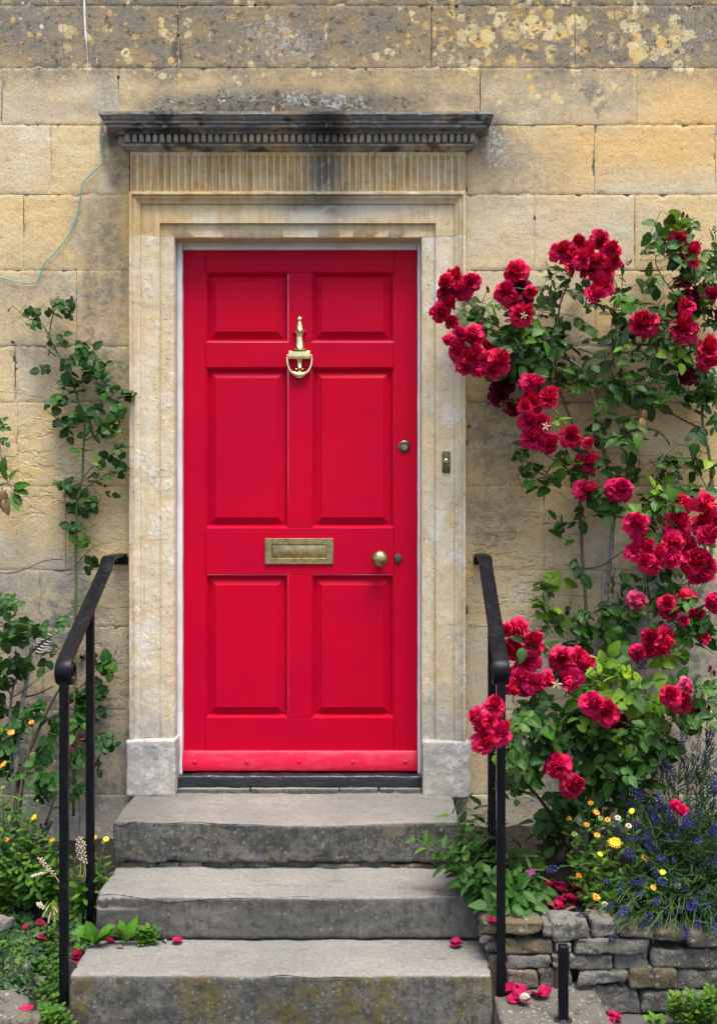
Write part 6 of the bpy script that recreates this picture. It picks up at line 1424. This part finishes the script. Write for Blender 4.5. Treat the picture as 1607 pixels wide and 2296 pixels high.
def dead_leaf(p, label, size=.05):
    o = obj('dead_leaf', pr.choice(LM['dead'])); o.location = p; o.scale = (size,)*3; o.rotation_euler = (pr.uniform(-.2, .3), -.15, pr.uniform(0, 6.28)); tag(o, label, 'leaf', 'withered leaves on steps and soil')
dead_leaf(on(*R7(850, 1212), SZ[2]+.012), 'brown curled leaf under the broad leaved rosette', .055); dead_leaf(on(*R7(975, 1235), SZ[2]+.008), 'small orange brown leaf on the lowest step', .03); dead_leaf(on(*R7(1410, 1200), SZ[2]+.006), 'cream dry leaf beside the single magenta petal', .03)
for k in range(14):
    x, y = R4(pr.uniform(560, 1000), pr.uniform(640, 780)); p = W(x, y, ground_at(x, y)); p.z = soil_z(p.x, p.y)+.01; dead_leaf(p, 'brown dry leaf among the petals on the right bed', .045)
mb = MB(); pts = []
for i in range(40): a = i*.45; q = i/39; pts.append(on(*R4(628, 1193), .10)+Vector((math.cos(a)*.011*(1-q), -.008*q-.004, math.sin(a)*.011*(1-q))))
tube(mb, pts, [.0065*(1-i/39)+.0006 for i in range(40)], 7); tag(mb.build('snail_shell', MAT['seed']), 'small cream snail shell among petals by the right post', 'snail shell')

# ------------------------------------------------------------------ wires and nails
def wire(label, pts, r, mat, name='garden_wire'):
    mb = MB(); tube(mb, smooth_path([tuple(p) for p in pts], 6), r, 5); tag(mb.build(name, MAT[mat]), label, 'wire', 'training wires on the wall')
wire('thin teal wire hanging from the left end of the cornice', [W(x, y, .008) for x, y in ((231, 300), (232, 338), (237, 352), (234, 345), (230, 366), (208, 388), (186, 412), (180, 450), (172, 490), (158, 522), (130, 560), (100, 592), (92, 612), (82, 632), (60, 635), (30, 630), (0, 622), (-80, 600))], .0019, 'teal')
wire('grey wire from a nail down into the left climbing rose', path(R5, [(110, 500), (200, 580), (300, 665), (380, 745), (450, 830)], .02), .0009, 'wire'); wire('slack wire entering from the left edge to the climbing rose', path(R5, [(-100, 850), (0, 855), (150, 870), (310, 900), (390, 910)], .02), .0009, 'wire')
wire('long wire running down to the left handrail bracket', path(R5, [(90, 1610), (300, 1730), (520, 1840), (700, 1940), (800, 2000), (890, 2045)], .02), .0009, 'wire'); wire('short wire at the left edge above the nail', path(R5, [(-60, 550), (30, 530), (108, 515)], .02), .0009, 'wire')
wire('dark wire tied beside the right jamb running into the roses', path(R2, [(232, 203), (400, 235), (560, 270), (800, 318), (960, 345), (1300, 365), (1650, 390)], .03), .0011, 'wire'); wire('thin sagging wire crossing the wall right of the door', path(R2, [(245, 210), (300, 235), (400, 310), (540, 440), (700, 545), (860, 650)], .015), .0009, 'teal')
wire('teal wire stretched behind the upper right roses', path(R1, [(830, 780), (1000, 785), (1200, 790), (1650, 790)], .02), .0011, 'teal')
for (Rf, x, y, lb) in ((R5, 110, 500, 'iron nail holding a wire left of the climbing rose'), (R5, 785, 1550, 'black wire clip beside the left rose stem'), (R2, 236, 204, 'black knotted wire fixing beside the right jamb')):
    p = W(*Rf(x, y), 0); mb = MB(); lathe(mb, [(.0022, -.004), (.0022, .022), (.0055, .023), (.0055, .026), (.0003, .027)], p, (0, -1, 0), (0, 0, 1), 10); tag(mb.build('wall_nail', MAT['iron']), lb, 'nail', 'nails in the wall')
mb = MB(); pts = [W(188, -20, .003), W(190, 30, .003), W(192, 75, .004), W(194, 97, .003), W(196, 120, .002), W(198, 180, .001)]; tube(mb, smooth_path([tuple(p) for p in pts], 5), [.0052*(1 if i < 14 else max(.22, 1-(i-13)*.2)) for i in range(26)], 6, .3)
tag(mb.build('sealant_streak', MAT['sealant']), 'white dribble of dried sealant at the upper left of the wall', 'sealant')
